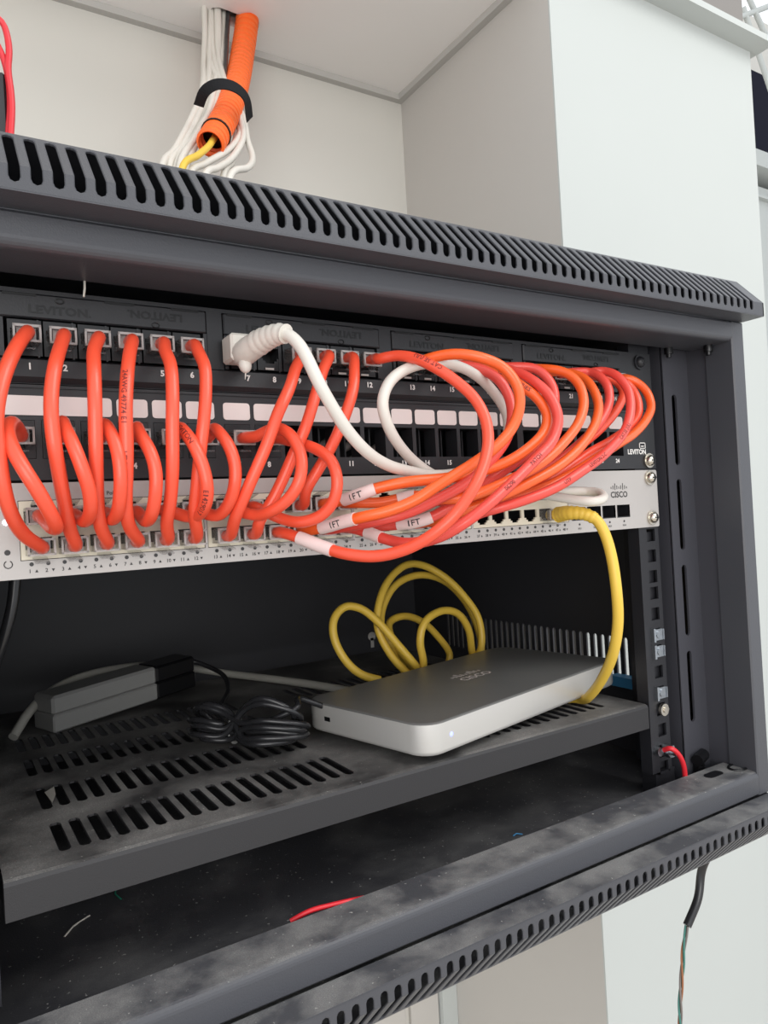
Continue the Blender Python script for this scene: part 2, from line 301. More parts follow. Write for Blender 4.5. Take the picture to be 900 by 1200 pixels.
CABLES = {"t1":[[-196.0,-3.0,110.0],[-196.0,-13.0,110.0],[-202.1,-28.0,99.7],[-207.1,-36.0,88.7],[-210.7,-40.0,77.4],[-212.6,-42.0,65.1],[-211.9,-42.0,48.1],[-210.5,-40.0,36.3],[-207.7,-34.0,27.1],[-203.0,-25.0,19.9],[-194.6,-12.0,14.0],[-194.6,-3.0,14.0]],"t2":[[-181.0,-3.0,110.0],[-181.0,-13.0,110.0],[-184.9,-24.0,100.8],[-188.8,-34.0,90.3],[-191.2,-38.0,78.6],[-192.0,-40.0,67.6],[-191.3,-40.0,55.2],[-189.4,-36.0,43.0],[-187.1,-30.0,31.7],[-184.7,-22.0,22.2],[-180.7,-12.0,14.0],[-180.7,-3.0,14.0]],"t3":[[-166.0,-3.0,110.0],[-166.0,-13.0,110.0],[-170.8,-24.0,101.1],[-173.1,-34.0,89.4],[-174.2,-38.0,75.6],[-174.8,-38.0,56.5],[-174.6,-35.0,43.6],[-173.9,-30.0,31.9],[-171.5,-22.0,21.5],[-166.7,-12.0,14.0],[-166.7,-3.0,14.0]],"t4":[[-151.0,-3.0,110.0],[-151.0,-13.0,110.0],[-154.9,-23.0,101.7],[-159.0,-33.0,88.5],[-161.6,-38.0,72.3],[-162.0,-38.0,57.3],[-162.3,-36.0,44.4],[-162.4,-32.0,31.4],[-159.7,-24.0,21.6],[-152.7,-12.0,14.0],[-152.7,-3.0,14.0]],"t5":[[-136.0,-3.0,110.0],[-136.0,-13.0,110.0],[-138.0,-20.0,104.4],[-138.4,-30.0,95.0],[-140.0,-36.0,81.1],[-141.5,-38.0,65.2],[-141.9,-36.0,46.0],[-142.2,-30.0,30.8],[-142.1,-22.0,21.5],[-138.8,-12.0,14.0],[-138.8,-3.0,14.0]],"t6":[[-121.0,-3.0,110.0],[-121.0,-13.0,110.0],[-121.8,-20.0,104.7],[-121.5,-28.0,95.6],[-123.1,-32.0,82.5],[-125.3,-34.0,70.0],[-127.7,-34.0,56.0],[-129.5,-32.0,40.2],[-129.7,-26.0,26.4],[-124.8,-12.0,14.0],[-124.8,-3.0,14.0]],"t9":[[-60.7,-3.0,110.0],[-60.7,-13.0,110.0],[-72.4,-26.0,99.0],[-80.6,-34.0,86.1],[-89.7,-38.0,72.0],[-95.9,-38.0,57.7],[-101.5,-36.0,45.5],[-106.3,-32.0,33.5],[-109.2,-24.0,22.2],[-107.5,-12.0,14.0],[-107.5,-3.0,14.0]],"t10":[[-45.7,-3.0,110.0],[-45.7,-13.0,110.0],[-56.1,-24.0,98.1],[-64.0,-30.0,84.5],[-71.8,-32.0,67.3],[-77.9,-30.0,54.4],[-83.9,-28.0,41.6],[-90.2,-26.0,29.8],[-95.5,-22.0,20.7],[-93.6,-12.0,14.0],[-93.6,-3.0,14.0]],"t11":[[-30.7,-3.0,110.0],[-30.7,-13.0,110.0],[-35.5,-22.0,101.1],[-40.2,-28.0,89.1],[-46.9,-30.0,74.8],[-54.5,-28.0,59.1],[-62.4,-25.0,45.9],[-68.5,-21.0,35.1],[-65.6,-12.0,28.0],[-65.6,-3.0,28.0]],"l1":[[-200.9,-3.0,64.0],[-200.9,-12.0,64.0],[-205.4,-26.0,67.5],[-208.3,-36.0,62.5],[-207.3,-42.0,54.9],[-203.8,-46.0,46.0],[-199.3,-46.0,37.3],[-194.8,-42.0,28.7],[-191.5,-34.0,22.3],[-192.3,-20.0,23.4],[-194.6,-12.0,28.0],[-194.6,-3.0,28.0]],"l2":[[-183.9,-3.0,64.0],[-183.9,-12.0,64.0],[-185.8,-26.0,68.3],[-186.1,-34.0,64.2],[-184.3,-40.0,57.0],[-181.5,-42.0,46.7],[-178.6,-40.0,36.4],[-177.6,-34.0,28.2],[-178.5,-24.0,24.5],[-180.7,-12.0,28.0],[-180.7,-3.0,28.0]],"l3":[[-166.9,-3.0,64.0],[-166.9,-12.0,64.0],[-168.5,-26.0,67.5],[-168.1,-34.0,63.4],[-166.4,-38.0,56.6],[-165.6,-40.0,46.0],[-165.7,-38.0,35.7],[-165.9,-32.0,27.8],[-166.6,-22.0,24.7],[-166.7,-12.0,28.0],[-166.7,-3.0,28.0]],"l4":[[-149.9,-3.0,64.0],[-149.9,-12.0,64.0],[-153.4,-22.0,67.1],[-153.7,-30.0,61.8],[-151.5,-35.0,55.1],[-149.8,-37.0,46.0],[-150.2,-36.0,34.6],[-151.0,-30.0,25.6],[-151.4,-20.0,23.2],[-152.7,-12.0,28.0],[-152.7,-3.0,28.0]],"l5":[[-132.9,-3.0,64.0],[-132.9,-12.0,64.0],[-134.2,-24.0,66.8],[-133.9,-32.0,63.4],[-131.7,-38.0,56.3],[-128.9,-40.0,46.3],[-127.5,-40.0,36.4],[-127.6,-34.0,27.6],[-129.0,-22.0,24.1],[-132.5,-16.0,25.2],[-138.8,-12.0,28.0],[-138.8,-3.0,28.0]],"l6":[[-115.9,-3.0,64.0],[-115.9,-12.0,64.0],[-116.2,-20.0,67.2],[-115.3,-27.0,63.8],[-113.2,-32.0,57.5],[-111.4,-34.0,48.7],[-112.0,-34.0,38.4],[-113.8,-28.0,28.9],[-116.9,-20.0,24.0],[-124.8,-12.0,28.0],[-124.8,-3.0,28.0]],"l7":[[-96.2,-3.0,64.0],[-96.2,-12.0,64.0],[-93.3,-18.0,63.5],[-89.1,-23.0,66.0],[-85.1,-30.0,66.4],[-82.1,-38.0,60.8],[-80.9,-44.0,50.4],[-83.5,-46.0,39.0],[-88.1,-42.0,30.3],[-93.9,-34.0,25.0],[-98.0,-24.0,23.4],[-107.5,-12.0,28.0],[-107.5,-3.0,28.0]],"l8":[[-79.2,-3.0,64.0],[-79.2,-12.0,64.0],[-77.2,-18.0,62.3],[-71.4,-24.0,59.5],[-66.8,-34.0,55.3],[-63.5,-42.0,48.8],[-62.8,-46.0,39.0],[-64.4,-44.0,28.5],[-69.4,-38.0,21.2],[-76.7,-30.0,18.7],[-82.5,-20.0,21.0],[-93.6,-12.0,28.0],[-93.6,-3.0,28.0]],"t12":[[-15.7,-3.0,110.0],[-15.7,-13.0,110.0],[-20.5,-24.0,106.9],[-15.4,-32.0,107.4],[-10.4,-42.0,104.6],[-5.4,-52.0,98.7],[2.3,-62.0,89.0],[8.4,-70.0,78.3],[10.0,-76.0,66.3],[7.5,-80.0,54.3],[-0.2,-84.0,41.0],[-11.4,-86.0,27.5],[-21.1,-84.0,17.1],[-30.1,-78.0,8.6],[-38.9,-68.0,2.5],[-49.0,-56.0,-0.3],[-59.7,-44.0,1.6],[-67.3,-32.0,5.9],[-74.4,-22.0,10.8],[-79.6,-12.0,14.0],[-79.6,-3.0,14.0]],"t13":[[14.6,-3.0,110.0],[14.6,-13.0,110.0],[2.0,-34.0,105.3],[8.1,-42.0,106.8],[15.1,-50.0,106.5],[24.0,-58.0,103.5],[36.7,-62.0,97.8],[42.3,-66.0,87.4],[41.6,-68.0,76.2],[36.4,-68.0,65.3],[25.3,-68.0,54.9],[10.4,-66.0,45.6],[-3.3,-64.0,38.7],[-14.4,-62.0,32.9],[-25.4,-58.0,26.4],[-37.5,-52.0,21.9],[-48.1,-44.0,19.6],[-54.2,-32.0,17.5],[-59.2,-22.0,15.3],[-65.6,-12.0,14.0],[-65.6,-3.0,14.0]],"t14":[[29.6,-3.0,110.0],[29.6,-13.0,110.0],[27.1,-22.0,106.9],[35.4,-30.0,105.3],[42.8,-38.0,101.6],[47.8,-46.0,93.8],[50.6,-50.0,83.3],[48.1,-54.0,71.3],[40.2,-56.0,57.8],[27.7,-55.0,45.5],[11.6,-54.0,34.6],[-4.0,-51.0,27.4],[-21.0,-47.0,20.9],[-35.2,-42.0,17.7],[-43.0,-32.0,16.1],[-51.6,-12.0,14.0],[-51.6,-3.0,14.0]],"t15":[[44.6,-3.0,110.0],[44.6,-13.0,110.0],[51.7,-22.0,106.9],[59.5,-36.0,99.9],[63.5,-48.0,90.7],[68.8,-54.0,83.3],[71.6,-58.0,73.3],[66.9,-60.0,63.5],[55.6,-60.0,54.6],[40.8,-58.0,46.6],[29.4,-55.0,42.7],[16.5,-52.0,39.8],[1.1,-49.0,38.0],[-16.5,-46.0,37.2],[-27.6,-42.0,35.9],[-36.4,-38.0,34.1],[-43.0,-32.0,31.5],[-46.4,-22.0,29.4],[-51.6,-12.0,28.0],[-51.6,-3.0,28.0]],"t16":[[59.6,-3.0,110.0],[59.6,-13.0,110.0],[65.0,-24.0,107.3],[67.6,-40.0,101.1],[69.5,-54.0,91.9],[71.8,-62.0,82.1],[72.3,-66.0,70.2],[65.3,-68.0,57.6],[48.4,-71.0,46.2],[32.1,-73.0,36.0],[19.9,-74.0,28.5],[7.7,-74.0,20.9],[-4.0,-72.0,14.0],[-12.1,-64.0,8.0],[-18.8,-54.0,4.9],[-24.2,-46.0,4.4],[-27.0,-38.0,5.9],[-30.7,-32.0,8.0],[-33.2,-22.0,11.1],[-37.7,-12.0,14.0],[-37.7,-3.0,14.0]],"t17":[[74.6,-3.0,110.0],[74.6,-13.0,110.0],[84.2,-20.0,109.8],[93.3,-28.0,107.6],[97.3,-34.0,100.7],[98.5,-38.0,92.0],[93.5,-42.0,79.4],[82.1,-46.0,65.5],[66.3,-47.0,52.5],[46.5,-46.0,41.7],[28.4,-44.0,32.4],[11.9,-41.0,23.5],[1.0,-36.0,17.5],[-6.6,-30.0,15.1],[-12.9,-22.0,14.2],[-20.4,-12.0,14.0],[-20.4,-3.0,14.0]],"t18":[[89.6,-3.0,110.0],[89.6,-13.0,110.0],[99.6,-20.0,109.6],[104.7,-30.0,107.4],[109.9,-38.0,103.9],[112.2,-46.0,95.5],[109.3,-52.0,83.6],[100.3,-56.0,70.7],[82.9,-60.0,57.7],[61.5,-62.0,45.1],[42.4,-61.0,37.2],[26.0,-58.0,31.2],[12.6,-52.0,27.2],[1.1,-44.0,27.1],[-8.3,-34.0,29.8],[-15.8,-28.0,28.5],[-23.9,-22.0,27.1],[-37.7,-12.0,28.0],[-37.7,-3.0,28.0]],"t19":[[119.9,-3.0,110.0],[119.9,-13.0,110.0],[132.4,-18.0,109.1],[135.8,-26.0,105.4],[134.7,-36.0,96.7],[131.2,-44.0,84.1],[121.1,-50.0,71.0],[103.2,-55.0,56.9],[79.6,-58.0,43.8],[58.0,-58.0,35.2],[38.4,-54.0,27.7],[19.9,-46.0,21.1],[9.1,-32.0,16.2],[7.5,-12.0,14.0],[7.5,-3.0,14.0]],"t20":[[134.9,-3.0,110.0],[134.9,-13.0,110.0],[153.6,-16.0,111.3],[155.4,-24.0,107.5],[154.8,-32.0,98.4],[151.0,-36.0,87.8],[138.0,-40.0,74.4],[120.3,-43.0,62.7],[101.0,-44.0,51.7],[78.6,-44.0,40.9],[55.9,-42.0,32.9],[36.2,-34.0,27.9],[23.3,-22.0,26.4],[7.5,-12.0,28.0],[7.5,-3.0,28.0]],"t21":[[149.9,-3.0,110.0],[149.9,-13.0,110.0],[162.2,-22.0,111.2],[164.0,-32.0,106.4],[164.7,-40.0,96.2],[159.6,-46.0,81.9],[148.5,-50.0,67.1],[123.0,-55.0,51.1],[100.1,-58.0,41.0],[74.4,-58.0,30.3],[52.3,-54.0,23.8],[35.2,-46.0,19.5],[27.5,-32.0,16.3],[21.5,-12.0,14.0],[21.5,-3.0,14.0]],"t22":[[164.9,-3.0,110.0],[164.9,-13.0,110.0],[185.0,-14.0,106.7],[184.4,-20.0,98.9],[177.2,-24.0,90.7],[162.9,-28.0,79.6],[142.4,-32.0,67.7],[121.3,-36.0,58.0],[95.6,-38.0,45.4],[69.8,-38.0,34.8],[49.3,-34.0,28.5],[36.1,-22.0,26.5],[21.5,-12.0,28.0],[21.5,-3.0,28.0]],"t23":[[179.9,-3.0,110.0],[179.9,-13.0,110.0],[195.1,-16.0,104.4],[196.1,-22.0,94.2],[192.0,-26.0,82.5],[177.2,-30.0,72.0],[153.1,-33.0,61.4],[128.7,-36.0,53.1],[98.8,-38.0,40.1],[71.2,-36.0,28.2],[55.2,-28.0,21.4],[46.9,-20.0,17.3],[35.5,-12.0,14.0],[35.5,-3.0,14.0]],"t24":[[194.9,-3.0,110.0],[194.9,-13.0,110.0],[202.0,-18.0,106.2],[205.0,-24.0,97.9],[202.3,-29.0,87.2],[189.6,-34.0,76.4],[171.4,-38.0,66.1],[148.1,-42.0,57.5],[121.4,-48.0,48.1],[93.7,-50.0,37.6],[68.8,-46.0,29.2],[54.0,-36.0,25.7],[49.1,-22.0,25.5],[35.5,-12.0,28.0],[35.5,-3.0,28.0]],"w":[[-90.7,-3.0,110.0],[-96.2,-14.0,106.6],[-93.9,-26.0,108.9],[-90.6,-38.0,110.5],[-87.4,-48.0,109.6],[-84.2,-54.0,104.0],[-81.7,-58.0,95.9],[-77.9,-60.0,85.2],[-71.8,-60.0,74.5],[-63.0,-58.0,63.1],[-50.8,-54.0,53.1],[-33.7,-46.0,46.4],[-11.1,-36.0,42.9],[11.5,-27.0,41.4],[37.3,-22.0,43.9],[59.2,-22.0,52.5],[70.1,-24.0,64.5],[67.5,-28.0,77.1],[55.5,-32.0,89.1],[38.5,-36.0,98.7],[19.8,-38.0,103.6],[4.3,-38.0,103.6],[-11.4,-38.0,99.3],[-24.3,-40.0,91.3],[-31.1,-42.0,79.3],[-27.0,-40.0,67.0],[-15.6,-34.0,56.3],[0.6,-26.0,47.5],[21.0,-18.0,40.4],[49.7,-14.0,35.9],[80.8,-14.0,31.9],[116.3,-16.0,29.6],[140.8,-20.0,28.7],[143.7,-30.0,26.9],[137.6,-38.0,23.2],[124.9,-40.0,21.4],[118.0,-32.0,23.1],[108.6,-12.0,28.0],[108.6,-3.0,28.0]],"y":[[122.6,-3.0,14.0],[122.6,-12.0,14.0],[121.0,-24.0,14.9],[125.1,-32.0,13.9],[129.3,-38.0,10.2],[132.0,-42.0,1.2],[132.6,-46.0,-13.1],[133.3,-48.0,-35.0],[137.7,-44.0,-56.6],[143.5,-34.0,-78.0],[154.4,-14.0,-99.8],[168.6,12.0,-119.3],[184.3,37.5,-130.5],[178.0,60.0,-131.0],[165.0,110.0,-131.0],[150.0,165.0,-128.0],[211.1,190.0,-115.1],[215.2,195.0,-86.3],[202.8,200.0,-62.7],[185.1,205.0,-43.0],[164.3,210.0,-29.8],[140.5,205.0,-26.9],[117.7,200.0,-38.2],[103.5,195.0,-55.1],[96.3,190.0,-76.7],[101.7,185.0,-97.3],[112.6,180.0,-114.9],[125.6,176.0,-126.3],[131.0,172.0,-115.1],[127.4,170.0,-93.1],[133.1,170.0,-77.1],[155.4,174.0,-69.4],[176.7,178.0,-74.5],[193.3,184.0,-92.4],[202.1,192.0,-116.6],[210.9,198.0,-135.3],[230.2,212.0,-116.3],[224.7,216.0,-85.0],[211.0,220.0,-61.4],[192.3,222.0,-46.0],[164.9,222.0,-39.3],[135.2,218.0,-46.2],[117.2,214.0,-65.8],[111.5,208.0,-81.9],[116.7,202.0,-100.0],[141.2,210.0,-123.7],[191.3,225.0,-136.2],[201.9,228.0,-123.7],[187.5,228.0,-102.0],[171.0,228.0,-86.4],[146.8,224.0,-77.3],[126.2,218.0,-80.8],[120.6,206.0,-93.1],[128.0,192.0,-113.6],[122.3,170.0,-115.0],[105.3,176.0,-90.7],[93.4,182.0,-73.3],[77.6,186.0,-59.1],[63.7,188.0,-56.2],[51.2,186.0,-65.6],[48.9,182.0,-82.2],[56.7,176.0,-102.0],[67.8,172.0,-113.3],[82.7,168.0,-119.4]]}
LINES = {"graycord":[[-191.0,248.6,-130.0],[-176.8,268.0,-116.7],[-158.0,292.0,-108.7],[-135.3,310.0,-104.7],[-104.2,325.0,-104.5],[-67.2,338.0,-108.2],[-20.7,345.0,-119.8],[8.1,329.1,-127.0],[31.9,279.1,-128.0],[50.4,226.2,-128.0],[60.8,184.9,-128.0],[59.9,138.2,-128.0]],"psucord":[[-29.7,300.0,-114.1],[-20.9,292.0,-112.0],[-18.3,270.0,-116.0],[-24.4,245.0,-122.2],[-39.7,215.0,-124.2],[-54.7,190.0,-124.9]],"coilends":[[-90.0,139.8,-125.0],[-33.2,72.9,-125.0],[-62.2,100.4,-115.0],[-68.0,87.6,-130.0]],"groundwire":[[226.2,-4.0,-168.4],[226.4,-10.0,-165.7],[232.3,-12.0,-171.0],[237.4,-12.0,-180.5],[241.1,-10.0,-192.8]],"frontred":[[-83.3,-4.5,-191.0],[-73.5,-7.5,-187.5],[-61.2,-9.4,-187.5],[-50.4,-11.0,-188.0],[-40.7,-7.8,-191.0]],"leftcord":[[-198.2,60.0,14.5],[-200.3,60.0,-4.6],[-202.1,60.0,-16.5],[-206.2,62.0,-31.8],[-212.6,70.0,-52.0]],"hang":[[267.0,-10.0,-252.6],[267.7,0.0,-273.1],[261.6,0.0,-292.6],[246.2,0.0,-309.4]],"twist":[[246.2,0.0,-309.4],[240.7,0.0,-323.9],[237.0,0.0,-342.1],[232.9,-0.0,-363.3],[229.8,0.0,-397.6]],"whitethread":[[-182.9,82.6,-206.0],[-177.4,89.0,-205.0],[-173.5,93.8,-206.0],[-166.8,97.8,-206.0]],"greenthread":[[-147.4,121.4,-206.0],[-149.2,112.4,-205.0],[-147.2,105.6,-206.0]],"hangthread":[[-169.9,-6.0,138.2],[-170.4,-8.0,133.5],[-171.0,-8.0,129.5]],"bluethread":[[95.6,21.8,-206.0],[98.6,21.6,-205.0],[102.3,19.8,-206.0]],"conduit":[[98.2,404.0,608.6],[94.1,402.0,586.5],[83.3,390.0,549.1],[63.0,360.0,494.7],[32.8,315.0,431.5],[8.8,285.0,389.5],[-8.4,265.0,361.9]],"strap":[[-7.4,300.0,410.8],[-6.0,285.0,417.1],[3.0,275.0,420.6],[16.7,272.0,420.2],[31.3,280.0,418.4],[42.7,300.0,409.6]],"white0":[[45.4,404.0,630.0],[45.4,404.0,574.6],[35.7,386.0,521.8],[13.8,335.0,456.7],[-5.1,312.0,414.9],[-31.2,290.0,366.1],[-49.7,270.0,337.0],[-53.7,250,188.0]],"white1":[[53.6,408.0,630.0],[53.6,408.0,592.9],[44.4,390.0,535.9],[20.6,339.0,460.6],[4.2,316.0,423.3],[-21.7,294.0,374.0],[-42.4,274.0,340.3],[-46.4,250,188.0]],"white2":[[59.2,412.0,630.0],[59.2,412.0,599.1],[51.8,394.0,540.3],[25.7,343.0,464.1],[9.9,320.0,426.7],[-14.5,298.0,381.5],[-36.6,278.0,343.2],[-40.6,250,188.0]],"white3":[[62.1,404.0,630.0],[62.1,404.0,595.1],[53.6,386.0,536.2],[26.3,335.0,460.0],[11.4,312.0,423.0],[-12.1,290.0,380.6],[-34.5,270.0,338.6],[-38.5,250,188.0]],"white4":[[69.7,408.0,630.0],[69.7,408.0,598.1],[60.1,390.0,540.4],[33.3,339.0,463.9],[17.3,316.0,428.2],[-7.6,294.0,381.1],[-27.1,274.0,340.3],[-31.1,250,188.0]],"white5":[[68.3,412.0,630.0],[68.3,412.0,602.1],[61.2,394.0,552.5],[39.4,343.0,467.7],[40.5,320.0,425.7],[37.1,298.0,401.4],[16.1,278.0,370.9],[-14.9,258.0,342.0],[-34.4,243.0,321.7],[-38.4,243.0,188.0]],"white6":[[60.0,404.0,630.0],[60.0,404.0,592.5],[52.6,386.0,536.0],[39.3,335.0,467.8],[42.0,312.0,426.3],[36.2,290.0,393.2],[15.8,270.0,359.2],[-6.2,250.0,336.5],[-23.6,235.0,319.7],[-27.6,235.0,188.0]],"white7":[[55.6,408.0,630.0],[55.6,408.0,593.6],[48.3,390.0,537.0],[38.1,339.0,469.6],[47.3,316.0,429.6],[42.1,294.0,392.3],[37.9,274.0,365.7],[23.8,254.0,344.4],[1.1,239.0,326.4],[-2.9,239.0,188.0]],"white8":[[51.7,412.0,630.0],[51.7,412.0,589.1],[43.9,394.0,538.0],[36.0,343.0,471.2],[42.3,320.0,426.1],[31.3,298.0,391.8],[18.7,278.0,359.4],[2.0,258.0,334.7],[-2.0,250,188.0]],"darkcord":[[74.9,405.0,603.7],[65.9,392.0,562.3],[49.2,360.0,501.9],[35.2,332.0,460.7]],"yellowlead":[[2.7,276.0,379.0],[-9.5,262.0,360.3],[-23.5,250.0,344.2],[-42.6,235.0,323.2]],"redloop":[[-201.4,60.0,291.0],[-196.4,60.0,295.7],[-192.1,60.0,293.9],[-190.0,60.0,285.3],[-189.6,60.0,277.7],[-190.8,60.0,269.1],[-190.0,60.0,260.2],[-189.7,60.0,248.8],[-190.7,60.0,237.1],[-191.3,60.0,231.5]],"redloop2":[[-198.3,62.0,287.2],[-193.8,62.0,279.4],[-191.4,62.0,271.0],[-190.2,62.0,261.2],[-190.4,62.0,247.3],[-191.9,62.0,234.1]],"sl_t12":[[-62.3,-38.0,3.0],[-75.3,-22.0,11.3]],"sl_t15":[[-36.4,-38.0,34.1],[-46.4,-22.0,29.4]],"sl_t13":[[-50.9,-40.0,18.9],[-59.2,-20.0,15.3]],"sl_t16":[[-30.7,-32.0,8.0],[-33.2,-22.0,11.1]],"sl_t17":[[0.9,-36.0,17.0],[-12.9,-22.0,14.2]],"sl_t18":[[-8.3,-34.0,29.8],[-16.3,-27.0,28.1]],"far":[[2657.3,1300.0,1746.6],[2813.3,1300.0,1789.8],[2641.8,1300.0,1362.3],[2771.4,1300.0,1389.4],[2762.0,1300.0,1299.3],[2603.8,1300.0,875.1],[2668.1,1300.0,2027.6],[2643.9,1300.0,1846.6]],"strut1":[[2129.6,1000.0,1695.3],[2262.3,1000.0,1543.8]],"strut2":[[2170.5,1000.0,1525.5],[2254.9,1000.0,1375.4]],"strut3":[[2135.9,1000.0,1614.8],[2288.4,1000.0,1695.5]],"blue":[[363.8,150.0,-147.9],[348.0,120.0,-149.6]]}


# ================================================================ the room
def struct(o): o['kind'] = 'structure'; return o
WX, WY, FY, ZC = 340, 457, 175, 594      # niche side wall x, niche back wall y, front wall plane y, niche ceiling z
m = MB(); m.box(-1400, WX, WY, WY+60, -1400, ZC+40); struct(m.build('wall_back', M['wall']))
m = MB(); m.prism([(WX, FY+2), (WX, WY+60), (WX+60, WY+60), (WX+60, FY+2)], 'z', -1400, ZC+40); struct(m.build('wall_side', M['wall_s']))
m = MB(); m.box(WX, 706, FY, FY+2, -1400, 603); m.box(626, 706, FY+2, 1200, -1400, 603); struct(m.build('wall_right', M['wall_w']))
m = MB()
hole = [(48+30*math.cos(a)*1.0+34, 410+14*math.sin(a)+3*math.sin(3*a)) for a in [i*math.pi/8 for i in range(16)]]
m.plate([(-1400, FY), (WX, FY), (WX, WY), (-1400, WY)], [hole], lambda p: (p[0], p[1], ZC), lambda p: (p[0], p[1], ZC+12)); m.box(30, 135, 385, 440, ZC+60, ZC+61); m.box(30, 135, 384, 385, ZC+12, ZC+61); m.box(30, 135, 440, 441, ZC+12, ZC+61); m.box(29, 30, 384, 441, ZC+12, ZC+61); m.box(135, 136, 384, 441, ZC+12, ZC+61); struct(m.build('ceiling', M['ceil']))  # boxed lid above the hole is added to keep stray light out
m = MB(); m.box(-1400, WX, WY-9, WY, ZC-8, ZC); struct(m.build('trim_1', M['gap']))
m = MB(); m.box(WX-9, WX, FY, WY-9, ZC-8, ZC); struct(m.build('trim_2', M['gap']))
m = MB(); m.prism([(FY, 603), (FY-24, 604), (FY-24, 612), (FY, 612)], 'x', WX, 722); m.box(706, 722, FY, 520, 603.5, 612); struct(m.build('trim_3', M['wall_w']))
m = MB(); m.box(316, 339.5, WY-14, WY, -1400, -250); struct(m.build('trim_4', M['wall_w']))
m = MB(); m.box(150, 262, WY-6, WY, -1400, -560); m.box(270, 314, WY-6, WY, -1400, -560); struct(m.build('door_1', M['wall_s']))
m = MB(); m.box(WX+.5, 696, FY+1, FY+80, 603.2, 1300); struct(m.build('wall_upper', M['grey_wall']))
m = MB(); m.box(-1400, WX, FY, FY+80, ZC+12.5, 1300); m.box(-1400, WX, FY-.6, FY, ZC, 1300); struct(m.build('wall_header', M['wall']))
m = MB(); m.box(-3200, 5200, -3200, 2600, -1420, -1400); struct(m.build('floor', M['floor']))
m = MB(); m.box(900, 4200, 1500, 1560, -1400, 2200); struct(m.build('wall_far', M['wall']))
fx = LINES['far']
m = MB(); m.box(fx[0][0]-300, fx[1][0]+900, 1296, 1500, fx[2][2], fx[0][2]-10); struct(m.build('window_1', M['dark']))
m = MB(); m.box(fx[4][0]-300, fx[4][0]+1000, 1230, 1500, fx[4][2], fx[2][2]); m.box(fx[4][0]-300, fx[4][0]+1000, 1290, 1500, -1400, fx[4][2]-40); m.box(fx[4][0]-300, fx[4][0]+1000, 1270, 1500, fx[4][2]-95, fx[4][2]-85); struct(m.build('trim_5', M['wall_w']))
t = empty('steel_truss', LINES['strut1'][0], 'white steel roof truss far behind the white wall, at the upper right corner', 'truss')
for key, e0, e1 in (('strut1', 500, 900), ('strut2', 120, 900), ('strut3', 60, 1500)):
    a, b = [Vector(p) for p in LINES[key]]; d = (b-a).normalized(); MB().tube([a-d*e0, b+d*e1], 9, 8).build('strut', M['wall_w'], t)

# ================================================================ the wall cabinet
cab = empty('wall_cabinet', (0, 200, -222), 'black steel wall-mounted network cabinet with vented caps and open front', 'cabinet')
def slot_cells(m, xs, hw, v0, v1, s0, s1, bend, fn, pitch, k=4):
    """row of cells with round-ended slots; v0..v1 strip, slot s0..s1, fn(x,v) -> xyz, bend = v value where the sheet folds"""
    for xc in xs:
        inn = []; outr = []; r = hw
        for i in range(k+1):                      # upper end
            a = math.pi*i/k; inn.append((xc+r*math.cos(a), s1-r+r*math.sin(a))); outr.append((xc+pitch/2*(1-2*i/k), v1))
        if bend is not None: inn.append((xc-r, bend)); outr.append((xc-pitch/2, bend))
        for i in range(k+1):
            a = math.pi+math.pi*i/k; inn.append((xc+r*math.cos(a), s0+r+r*math.sin(a))); outr.append((xc-pitch/2*(1-2*i/k), v0))
        if bend is not None: inn.append((xc+r, bend)); outr.append((xc+pitch/2, bend))
        n = len(inn); th = 1.2
        ch = .38; yc = (s0+s1)/2; hl = (s1-s0)/2
        big = [(xc+(p[0]-xc)*(r+ch)/r, p[1] if (bend is not None and abs(p[1]-bend) < 1e-6) else yc+(p[1]-yc)*(hl+ch)/hl) for p in inn]
        vs = [fn(*p, 0) for p in big]+[fn(*p, 0) for p in outr]+[fn(*p, ch) for p in inn]+[fn(*p, th) for p in inn]
        m.add(vs, [(i, (i+1) % n, n+(i+1) % n, n+i) for i in range(n)]+[(i, (i+1) % n, 2*n+(i+1) % n, 2*n+i) for i in range(n)]+[(2*n+i, 2*n+(i+1) % n, 3*n+(i+1) % n, 3*n+i) for i in range(n)])
SL = math.hypot(20, 22); F0 = 9.5
def capfn(zb, sgn):
    # v = 0 at the lip of the front face, F0 at the fold, F0+SL at the crest; th = inward
    def f(x, v, th):
        if v <= F0: return (x, -58+th, zb+sgn*v)
        q = (v-F0)/SL; return (x, -58+20*q+th*.75, zb+sgn*(F0+22*q)-sgn*th*.65)
    return f
for nm, zb, sg in (('top_cap', 153.5, 1), ('bottom_cap', -208.5, -1)):
    f = capfn(zb, sg); m = MB(); xs = [285-8*k for k in range(72)]
    slot_cells(m, xs, 2.1, 0, F0+SL, 3.0, F0+SL-1.5, F0, f, 8.0)
    for xa, xb in ((289, 300), (-300, -287)):
        m.add([f(xa, 0, 0), f(xb, 0, 0), f(xb, F0, 0), f(xa, F0, 0), f(xb, F0+SL, 0), f(xa, F0+SL, 0)], [(0, 1, 2, 3), (3, 2, 4, 5)])
    zt = zb+sg*(F0+22)
    m.add([(-300, -38, zt), (300, -38, zt), (300, 455, zt), (-300, 455, zt)], [(0, 1, 2, 3)])         # crest sheet
    m.box(-300, 300, -57.9, -40, zb-.6 if sg > 0 else zb-.4, zb+.4 if sg > 0 else zb+.6)                # return lip
    m.box(-290, 290, -30, 440, zb+sg*3-.5, zb+sg*3+.5)
    for x in (-300, 300):                                                                               # end plates
        pr = [(-58, zb), (-58, zb+sg*F0), (-38, zt), (455, zt), (455, zb)]
        m.prism(pr, 'x', x-(.0 if x < 0 else 1.2), x+(1.2 if x < 0 else 0))
    m.build(nm, M['frame'], cab)
